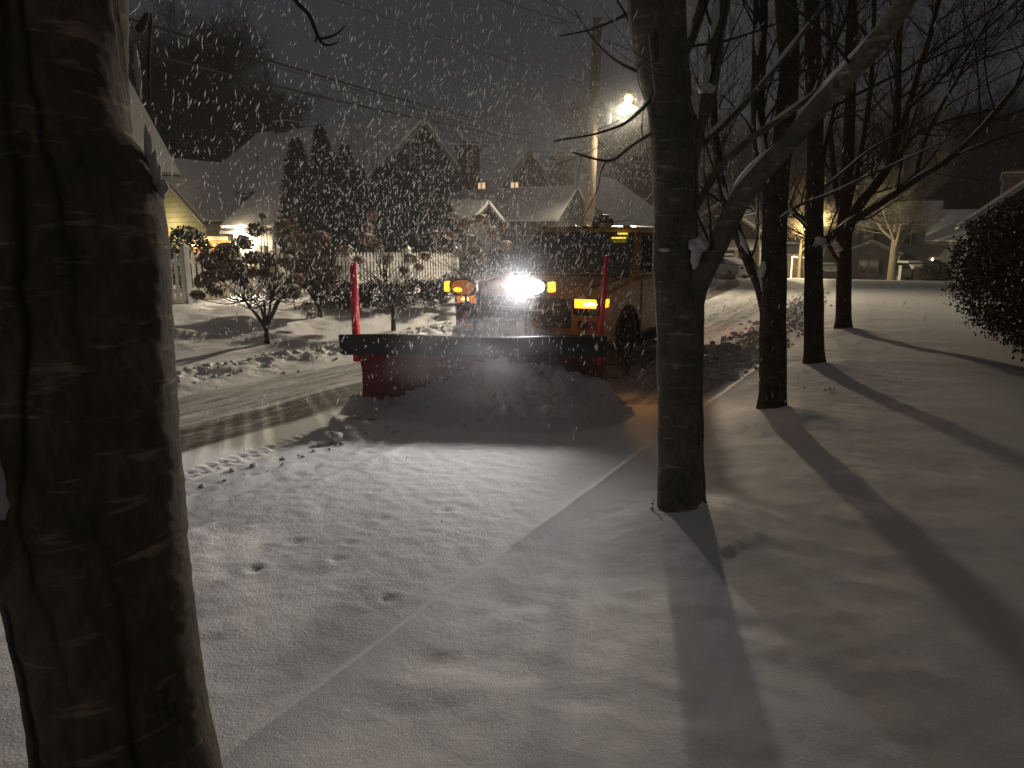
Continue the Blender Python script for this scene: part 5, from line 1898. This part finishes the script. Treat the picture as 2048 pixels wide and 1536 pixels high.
# ---------------------------------------------------------------- parked cars far away
def car(label, px, py, t, L_, H_, rot, mat, suv=True):
    p = at(px, py, t)
    z0 = gz(p.x, p.y)
    z0 = p.z
    root = thing('parked_car', label, 'car', (p.x, p.y, z0), None, rot, True)
    m = MB()
    h = H_
    prof = [(-L_ / 2, .35), (-L_ / 2 - .02, .75 * h * .6 + .2), (-L_ * .34, h * .60), (-L_ * .20, h * .66), (L_ / 2 - .05, h * .66), (L_ / 2, .35)]
    m.prism(prof, -.88, .88)
    bd = m.build('body', mat, root, False, .08)
    m = MB()
    lo = [(-.84, -L_ * .22), (.84, -L_ * .22), (.84, L_ * .48), (-.84, L_ * .48)]
    hi = [(-.66, -L_ * .06), (.66, -L_ * .06), (.66, L_ * .42), (-.66, L_ * .42)]
    m.add([(x, y, h * .655) for x, y in lo] + [(x, y, h) for x, y in hi], [(0, 1, 5, 4), (1, 2, 6, 5), (2, 3, 7, 6), (3, 0, 4, 7), (4, 5, 6, 7), (3, 2, 1, 0)])
    m.build('cabin', M['glass'], root, False, .05)
    m = MB()
    m.add([(x * 1.02, y * 1.02, h * .97) for x, y in hi] + [(x * .98, y * .96, h + .16) for x, y in hi], [(0, 1, 5, 4), (1, 2, 6, 5), (2, 3, 7, 6), (3, 0, 4, 7), (4, 5, 6, 7), (3, 2, 1, 0)])
    m.add([(-.8, -L_ * .46, h * .61), (.8, -L_ * .46, h * .61), (.8, -L_ * .2, h * .68), (-.8, -L_ * .2, h * .68), (-.75, -L_ * .44, h * .68), (.75, -L_ * .44, h * .68), (.72, -L_ * .08, h * .95), (-.72, -L_ * .08, h * .95)],
          [(0, 1, 5, 4), (1, 2, 6, 5), (2, 3, 7, 6), (3, 0, 4, 7), (4, 5, 6, 7), (3, 2, 1, 0)])
    m.build('car_snow', M['capsnow'], root, False, .06)
    for s_ in (-1, 1):
        for y in (-L_ * .3, L_ * .3):
            m = MB()
            m.lathe([(.0, -.1), (.33, -.1), (.34, 0), (.33, .1), (.0, .1)], (s_ * .80, y, .34), 'x', 18)
            m.build('wheel', M['rubber'], root, True)
        m = MB()
        m.box(s_ * .6 - .16, s_ * .6 + .16, -L_ / 2 - .045, -L_ / 2 + .02, h * .46, h * .54)
        m.build('headlight', M['glass'], root, False, .02)
    return root


car('white suv buried in snow in the driveway at the street end', 1447, 556, 55, 4.6, 1.68, R(60), M['carwhite'])
car('snowy parked car between the fourth and fifth trees', 1652, 560, 68, 4.3, 1.45, R(25), M['cardark'])
car('dark parked car with snowy roof near the pale tall trunk', 1822, 561, 62, 4.4, 1.5, R(40), M['cardark'])
p = at(1432, 566, 50)
m = MB(); m.box(p.x - .1, p.x + 1.3, p.y, p.y + .3, p.z - .3, p.z + .62); ob = m.build('retaining_wall', M['palebrick'], None, False, .02)
# longer wall piece towards the left with a snow capping
tag(ob, 'low dark retaining wall in front of the snowed in suv', 'wall')
p = at(1850, 562, 55)
m = MB(); m.box(p.x - .8, p.x + 1.6, p.y, p.y + .25, p.z - .3, p.z + .95); ob = m.build('board_fence', M['wallbrown'], None, False, .02)
tag(ob, 'short dark board fence beside the snowy roofed car', 'fence')
c = at(1868, 545, 54)
root = thing('evergreen_shrub', 'round dark shrub between the board fence and the hedge', 'shrub', (c.x, c.y, gz(c.x, c.y)))


def fn_(r_, c=c):
    d = V((r_.gauss(0, 1), r_.gauss(0, 1), r_.gauss(0, 1))).normalized()
    k = r_.uniform(.6, 1) ** .5
    return V((c.x + d.x * 1.0 * k, c.y + d.y * .9 * k, c.z + .0 + d.z * .9 * k)), d


leafy(root, M['foliage'], random.Random(8), fn_, 1800, .05, .14, snow=.12)
p = at(1798, 562, 58)
m = MB()
m.box(p.x - .10, p.x + .10, p.y - .08, p.y + .08, p.z - .3, p.z + 1.15)
m.box(p.x - .13, p.x + .13, p.y - .11, p.y + .11, p.z + 1.153, p.z + 1.22)
tag(m.build('gate_post', M['whitewood'], None, False, .01), 'short white post beside the pale tall trunk', 'post')

# ---------------------------------------------------------------- background trees and hill
def bare_tree(label, p, H, r, seed, mat, nl=7, dens=1.2, spread=.55, group=None, z0=None, lean=0):
    rnd = random.Random(seed)
    z0 = gz(p.x, p.y) if z0 is None else z0
    root = thing('bare_tree', label, 'tree', (p.x, p.y, z0), group)
    m, tw = MB(), MB()
    tr_ = catmull([(V((p.x, p.y, z0 - .3)), r * 1.35), (V((p.x, p.y, z0 + .4)), r), (V((p.x + lean * .3, p.y, z0 + H * .35)), r * .8), (V((p.x + lean, p.y + .2, z0 + H * .7)), r * .45), (V((p.x + lean * 1.2, p.y, z0 + H)), r * .1)], 5)
    m.tube(tr_, 10)
    n = len(tr_)
    for k in range(nl):
        i = int(n * rnd.uniform(.35, .85))
        q, rr = tr_[i]
        a = 6.283 * k / nl + rnd.uniform(-.4, .4)
        d = V((math.cos(a) * spread, math.sin(a) * spread, rnd.uniform(.5, 1.0))).normalized()
        ln = H * rnd.uniform(.3, .5)
        ch = [(q, rr * .6)]
        for j in range(1, 9):
            d = (d + V((rnd.gauss(0, .1), rnd.gauss(0, .1), .04))).normalized()
            q = q + d * (ln / 8)
            ch.append((q, max(rr * .6 * (1 - j / 8.5), .012)))
        m.tube(ch, 6)
        twigs(tw, ch, 1, rnd, dens, .4, None, H / 7, .008)
    m.build('trunk', mat, root, True)
    tw.build('twig', mat, root)
    return root


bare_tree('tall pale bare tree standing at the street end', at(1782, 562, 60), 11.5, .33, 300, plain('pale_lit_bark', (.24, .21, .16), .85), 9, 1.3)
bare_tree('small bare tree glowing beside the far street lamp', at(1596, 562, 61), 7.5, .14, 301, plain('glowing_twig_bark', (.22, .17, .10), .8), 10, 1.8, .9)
bare_tree('bare tree behind the brown house, left of the far pole', at(1430, 560, 70), 10, .2, 302, M['fartwig'], 8, 1.2)
proto = bare_tree('tall bare tree among those beyond the roofs', at(380, 470, 46), 13, .28, 303, M['fartwig'], 11, 1.5, .6, 'bare trees beyond the houses')
spots = [(330, 50, 1.0), (460, 52, .95), (430, 44, .85), (520, 58, .9), (1320, 62, 1.0), (1240, 70, 1.1), (1380, 74, 1.05), (1480, 80, 1.1), (1560, 96, 1.2), (1650, 92, 1.15), (1720, 100, 1.3), (1800, 96, 1.2), (1880, 92, 1.3), (1950, 84, 1.25), (2020, 80, 1.3), (2090, 72, 1.2), (1845, 84, 1.0), (1985, 98, 1.4)]
where = ['left of the dark house roof', 'farther left', 'beside the dark chimney', 'behind the near trunk']
for i, (x, t, s_) in enumerate(spots):
    o = copy_tree(proto)
    q = at(x, 500, t)
    o.location = (q.x, q.y, gz(q.x, q.y) - .2)
    o.scale = (s_, s_, s_)
    o.rotation_euler = (0, 0, 1.7 * i)
    o['group'] = 'bare trees beyond the houses'
# dark conifers behind the far-left garage
for i, (x, yt, t, hw) in enumerate(((395, 262, 38, 60), (340, 250, 36, 55), (450, 300, 40, 62), (500, 330, 42, 55))):
    top = at(x, yt, t)
    z0 = gz(top.x, top.y)
    H = top.z - z0
    R0 = hw * t / F_PX
    root = thing('dark_conifer', ['dark conifer above the garage roof, left of centre', 'dark conifer nearest the big trunk at left', 'wide dark conifer behind the garage ridge', 'shorter dark conifer touching the dark house roof'][i], 'tree', (top.x, top.y, z0), 'dark conifers behind the garage')
    rnd = random.Random(400 + i)

    def fn_(r_, H=H, R0=R0, cx=top.x, cy=top.y, z0=z0):
        h = r_.random() ** 1.15
        a = r_.uniform(0, 6.283)
        R_ = R0 * ((1 - h) ** .8 + .04) * (1 + .25 * math.sin(3 * a + h * 22 + cx))
        k = r_.uniform(.3, 1.0) ** .6
        return V((cx + math.cos(a) * R_ * k, cy + math.sin(a) * R_ * k, z0 + .6 + h * (H - .6))), V((math.cos(a), math.sin(a), -.1))
    leafy(root, M['foliage'], rnd, fn_, 3600, .06, .42, updir=-.1, snow=.05)
    m = MB()
    m.tube([(V((top.x, top.y, z0 - .2)), .2), (V((top.x, top.y, z0 + H * .95)), .02)], 6)
    m.build('trunk', M['twig'], root)

# wooded hillside
hv, hf_ = [], []
na, nr = 90, 14
for i in range(na + 1):
    a = R(-75 + 150 * i / na)
    for j in range(nr + 1):
        rr = 118 + j * 14
        x, y = rr * math.sin(a) - 20 * 0, rr * math.cos(a)
        h = (math.sin(j / nr * math.pi / 2) ** 1.1) * (17 + 7 * math.sin(a * 3.0 + .5) + 3.5 * math.sin(a * 9) + 6 * max(0, math.sin(a - .1)))
        hv.append((x, y, -4 + h))
for i in range(na):
    for j in range(nr):
        k = i * (nr + 1) + j
        hf_.append((k, k + nr + 1, k + nr + 2, k + 1))
m = MB()
m.add(hv, hf_)
tag(m.build('hills', M['hill'], None, True), 'dark wooded slope closing the view behind the houses', None, None, 'structure')
m = MB()
rnd = random.Random(500)
for k in range(1500):
    i, j = rnd.randrange(2, na - 2), rnd.randrange(1, nr)
    q = V(hv[i * (nr + 1) + j]) + V((rnd.uniform(-2, 2), rnd.uniform(-2, 2), -.5))
    H = rnd.uniform(6, 11)
    tp = q + V((rnd.gauss(0, .5), rnd.gauss(0, .5), H))
    m.tube([(q, .16), (q.lerp(tp, .5), .11), (tp, .02)], 4, False)
    for b_ in range(7):
        s0 = q.lerp(tp, rnd.uniform(.35, .95))
        a = rnd.uniform(0, 6.283)
        e = s0 + V((math.cos(a) * 1.2, math.sin(a) * 1.2, rnd.uniform(.8, 2.2)))
        m.tube([(s0, .06), (s0.lerp(e, .5), .04), (e, .015)], 3, False)
tag(m.build('hillside_woods', M['fartwig'], None), 'far off mass of bare trees covering the slope', None, None, 'stuff')

# ---------------------------------------------------------------- falling snow: small ragged slivers of clumped flakes
m = MB()
rnd = random.Random(900)


def flake(p, w, l, d):
    d = d.normalized()
    a = d.orthogonal().normalized()
    b2 = d.cross(a)
    b = len(m.v)
    e = d * (l / 2)
    for q in (p - e, p + a * w, p + b2 * w, p - a * w, p - b2 * w, p + e):
        m.v.append((q.x, q.y, q.z))
    m.f.extend([(b, b + 2, b + 1), (b, b + 3, b + 2), (b, b + 4, b + 3), (b, b + 1, b + 4), (b + 5, b + 1, b + 2), (b + 5, b + 2, b + 3), (b + 5, b + 3, b + 4), (b + 5, b + 4, b + 1)])


def fdir_():
    return V((.30 + rnd.gauss(0, .30), .17 + rnd.gauss(0, .3), 1.0))


lampw = truck.matrix_world
LW = V((TX, TY, TZ)) + (rotm @ V(LAMP[1])) * TS
for k in range(12000):
    p = V((rnd.uniform(-20, 1.5), rnd.uniform(1.5, 30), rnd.uniform(.1, 9.5)))
    dd = (p - CAM).length
    if dd < 2.4: continue
    if dd < 4.5 and rnd.random() < .6: continue
    flake(p, rnd.uniform(.0022, .0048), rnd.uniform(.020, .060), fdir_())
for k in range(9000):      # thick flurry in the air round the plow lamps
    p = LW + V((rnd.gauss(-.4, 1.4), rnd.gauss(-.6, 1.3), rnd.gauss(.6, 1.0)))
    if p.z < .0: continue
    flake(p, rnd.uniform(.0018, .0040), rnd.uniform(.016, .058), V((rnd.gauss(.15, .4), rnd.gauss(.05, .4), 1)))
for k in range(850):      # larger clumped flakes closer by
    x_, y_ = rnd.uniform(150, 1300), rnd.uniform(-20, 700)
    p = at(x_, y_, rnd.uniform(3.6, 8.0))
    flake(p, rnd.uniform(.0022, .0038), rnd.uniform(.04, .08), fdir_())
for k in range(2200):      # flakes drifting under the street lamp
    p = lamp_p + V((rnd.gauss(0, 1.6), rnd.gauss(-.5, 1.6), rnd.gauss(-1.0, 1.5)))
    if (p - lamp_p).length < .75: continue
    flake(p, rnd.uniform(.003, .007), rnd.uniform(.02, .06), fdir_())
tag(m.build('falling_snow', M['flake'], None), 'snow flakes falling through the night air', None, None, 'stuff')

# ---------------------------------------------------------------- lamps
def point(name, loc, watts, c, rad=.1, parent=None):
    l = bpy.data.lights.new(name, 'POINT')
    l.energy = watts
    l.color = c
    l.shadow_soft_size = rad
    o = bpy.data.objects.new(name, l)
    col.objects.link(o)
    o.location = loc
    return o


def spot(name, loc, dirv, watts, c, ang, blend, rad=.05):
    l = bpy.data.lights.new(name, 'SPOT')
    l.energy = watts
    l.color = c
    l.spot_size = R(ang)
    l.spot_blend = blend
    l.shadow_soft_size = rad
    o = bpy.data.objects.new(name, l)
    col.objects.link(o)
    o.location = loc
    o.rotation_euler = V(dirv).to_track_quat('-Z', 'Y').to_euler()
    return o


spot('street_lamp_light', lamp_p + V((0, 0, -.30)), V((.45, -.75, -.55)), 3500, (1.0, .83, .58), 178, .9, .32)
spot('street_lamp_beam', lamp_p + V((0, 0, -.30)), V((-10.2, 10.0, -.1)) - lamp_p, 16000, (1.0, .87, .66), 46, 1.0, .24)
spot('far_lamp_light', l2 + V((0, 0, -.30)), V((-.15, -.25, -1)), 680, (1.0, .82, .50), 160, .7, .16)
spot('plow_lamp_spill', LW + (rotm @ V((0, -.09, 0))), rotm @ V((-.25, -1, .5)), 95, (1.0, .97, .95), 140, .6, .07)
spot('plow_lamp_beam', LW + (rotm @ V((0, -.09, 0))), rotm @ V((-.16, -1, -.17)), 420, (1.0, .945, .935), 112, 1.0, .07)
point('flood_glow', fl + V((0, -.45, -.02)), 130, (1.0, .78, .50), .08)
spot('flood_light', fl + V((0, -.20, -.05)), V((-9.0, 8.2, -.8)) - fl, 2300, (1.0, .86, .62), 54, 1.0, .05)
for p in SB:
    point('string_bulb_light', p + pn * .08, 11, (1.0, .62, .26), .05)
point('gable_light', V((wx1 - 2.0, wy - .6, wze - .3)), 60, (1.0, .85, .42), .08)
point('fairy_light', V((q0.x + .8, at(1592, 562, FAR + 2).y - .9, at(1592, 562, FAR + 2).z + 1.6)), 60, (1.0, .70, .36), .2)
tl = V((TX, TY, TZ)) + (rotm @ V((.98, 5.95, 1.02))) * TS
spot('tail_light_glow', tl, rotm @ V((.4, 1, -.12)), 4.5, (1.0, .05, .03), 170, .6, .1)
tl = V((TX, TY, TZ)) + (rotm @ V((.86, -.15, 1.07))) * TS
spot('turn_signal_glow', tl, rotm @ V((.5, -1, -.2)), 15, (1.0, .42, .06), 170, .6, .08)

point('far_lamp_glow', l2 + V((0, -.5, -.1)), 1700, (1.0, .84, .52), .16)

# ---------------------------------------------------------------- sky: dull snow cloud lit by the town, brighter overhead
w = bpy.data.worlds.new("World")
scene.world = w
w.use_nodes = True
nt = w.node_tree
bg = nt.nodes['Background']
tc = N(nt, 'ShaderNodeTexCoord')
sp = N(nt, 'ShaderNodeSeparateXYZ')
nt.links.new(tc.outputs['Generated'], sp.inputs[0])
rp = N(nt, 'ShaderNodeValToRGB')
rp.color_ramp.elements[0].position = 0.0
rp.color_ramp.elements[0].color = (.0255, .026, .029, 1)
rp.color_ramp.elements[1].position = .95
rp.color_ramp.elements[1].color = (.056, .050, .044, 1)
e = rp.color_ramp.elements.new(.42)
e.color = (.0285, .0295, .034, 1)
nt.links.new(sp.outputs['Z'], rp.inputs[0])
ns = N(nt, 'ShaderNodeTexNoise', Scale=2.2, Detail=4.0)
nt.links.new(tc.outputs['Generated'], ns.inputs['Vector'])
mr = N(nt, 'ShaderNodeMapRange')
mr.inputs['To Min'].default_value = .8
mr.inputs['To Max'].default_value = 1.2
nt.links.new(ns.outputs['Fac'], mr.inputs[0])
nt.links.new(rp.outputs[0], bg.inputs[0])
nt.links.new(mr.outputs[0], bg.inputs[1])

# low cloud of powder thrown up over the heap
m = MB()
m.blob((0, 0, 0), 1, 1, 1, 24, 14)
pc0 = m.build('snow_spray', M['snow'], None)
hc = V((-4.05, 6.75, .10))
pc0.location = hc
pc0.scale = (1.85, 1.1, .85)
pc0.rotation_euler = (0, 0, math.atan2(7.44 - 6.15, -3.10 + 5.69))
pm = bpy.data.materials.new('thrown_powder')
pm.use_nodes = True
pn_ = pm.node_tree
pn_.nodes.remove(pn_.nodes['Principled BSDF'])
pt_ = N(pn_, 'ShaderNodeTexCoord')
pg = N(pn_, 'ShaderNodeTexGradient', gradient_type='SPHERICAL')
pn_.links.new(pt_.outputs['Object'], pg.inputs[0])
pz = N(pn_, 'ShaderNodeTexNoise', Scale=3.5, Detail=3.0)
pn_.links.new(pt_.outputs['Object'], pz.inputs['Vector'])
pzr = N(pn_, 'ShaderNodeMapRange')
pzr.inputs['From Min'].default_value = .40
pzr.inputs['From Max'].default_value = .65
pzr.inputs['To Min'].default_value = .1
pzr.inputs['To Max'].default_value = 1.0
pn_.links.new(pz.outputs['Fac'], pzr.inputs[0])
pa = N(pn_, 'ShaderNodeMath', operation='MULTIPLY')
pn_.links.new(pg.outputs['Fac'], pa.inputs[0])
pn_.links.new(pzr.outputs[0], pa.inputs[1])
pb2 = N(pn_, 'ShaderNodeMath', operation='MULTIPLY')
pb2.inputs[1].default_value = 1.3
pn_.links.new(pa.outputs[0], pb2.inputs[0])
pv2 = N(pn_, 'ShaderNodeVolumePrincipled', Anisotropy=.1)
pv2.inputs['Color'].default_value = (.95, .95, .95, 1)
pn_.links.new(pb2.outputs[0], pv2.inputs['Density'])
pn_.links.new(pv2.outputs[0], pn_.nodes['Material Output'].inputs['Volume'])
pc0.data.materials.clear()
pc0.data.materials.append(pm)
tag(pc0, 'powder snow thrown up over the plowed heap', None, None, 'stuff')

def powder(name, label, loc, scale, soft, core, pw):  # soft volume, densest at its core, added for a lamp's glare
    m = MB()
    m.blob((0, 0, 0), 1, 1, 1, 24, 14)
    o = m.build(name, M['snow'], None)
    o.location = loc
    o.scale = scale
    pm = bpy.data.materials.new(name + '_air')
    pm.use_nodes = True
    n_ = pm.node_tree
    n_.nodes.remove(n_.nodes['Principled BSDF'])
    t_ = N(n_, 'ShaderNodeTexCoord')
    g_ = N(n_, 'ShaderNodeTexGradient', gradient_type='QUADRATIC_SPHERE')
    n_.links.new(t_.outputs['Object'], g_.inputs[0])
    w_ = N(n_, 'ShaderNodeMath', operation='POWER')
    w_.inputs[1].default_value = pw
    n_.links.new(g_.outputs['Fac'], w_.inputs[0])
    c_ = N(n_, 'ShaderNodeMath', operation='MULTIPLY')
    c_.inputs[1].default_value = core
    n_.links.new(w_.outputs[0], c_.inputs[0])
    a_ = N(n_, 'ShaderNodeMath', operation='MULTIPLY_ADD')
    a_.inputs[1].default_value = soft
    n_.links.new(g_.outputs['Fac'], a_.inputs[0])
    n_.links.new(c_.outputs[0], a_.inputs[2])
    v_ = N(n_, 'ShaderNodeVolumePrincipled', Anisotropy=.2)
    v_.inputs['Color'].default_value = (.92, .92, .94, 1)
    n_.links.new(a_.outputs[0], v_.inputs['Density'])
    n_.links.new(v_.outputs[0], n_.nodes['Material Output'].inputs['Volume'])
    o.data.materials.clear()
    o.data.materials.append(pm)
    tag(o, label, None, None, 'stuff')


powder('powder_glare', 'powder snow thickened into an added glare round the plow lamp', LW + V((-.03, -.16, .02)), (1.7, 1.4, 1.2), .075, .55, 4.0)  # misty powder, with lens glare added as a dense core
powder('lamp_glare', 'added glare volume round the street lamp', lamp_p + V((0, -.1, -.15)), (2.6, 2.6, 2.4), .018, .02, 3.0)  # added volume imitating lens bloom round the lamp

# snowy air
m = MB()
m.box(-330, 330, -40, 340, -8, 48)
hz = m.build('haze', M['snow'], None)
hm = bpy.data.materials.new('snowy_air')
hm.use_nodes = True
hn = hm.node_tree
hn.nodes.remove(hn.nodes['Principled BSDF'])
pv = N(hn, 'ShaderNodeVolumePrincipled', Density=.0013, Anisotropy=.3)
pv.inputs['Color'].default_value = (.9, .9, .92, 1)
hn.links.new(pv.outputs[0], hn.nodes['Material Output'].inputs['Volume'])
hz.data.materials.clear()
hz.data.materials.append(hm)
tag(hz, 'thin haze of falling snow', None, None, 'stuff')

# ---------------------------------------------------------------- render settings
vs_ = scene.view_settings
vs_.view_transform = 'Standard'
vs_.look = 'None'
vs_.gamma = 1
vs_.exposure = 0.18
cy = scene.cycles
cy.use_denoising = True
cy.max_bounces = 6
cy.diffuse_bounces = 3
cy.glossy_bounces = 2
cy.transmission_bounces = 2
cy.volume_bounces = 0
cy.sample_clamp_indirect = 4
cy.sample_clamp_direct = 0
cy.use_light_tree = True
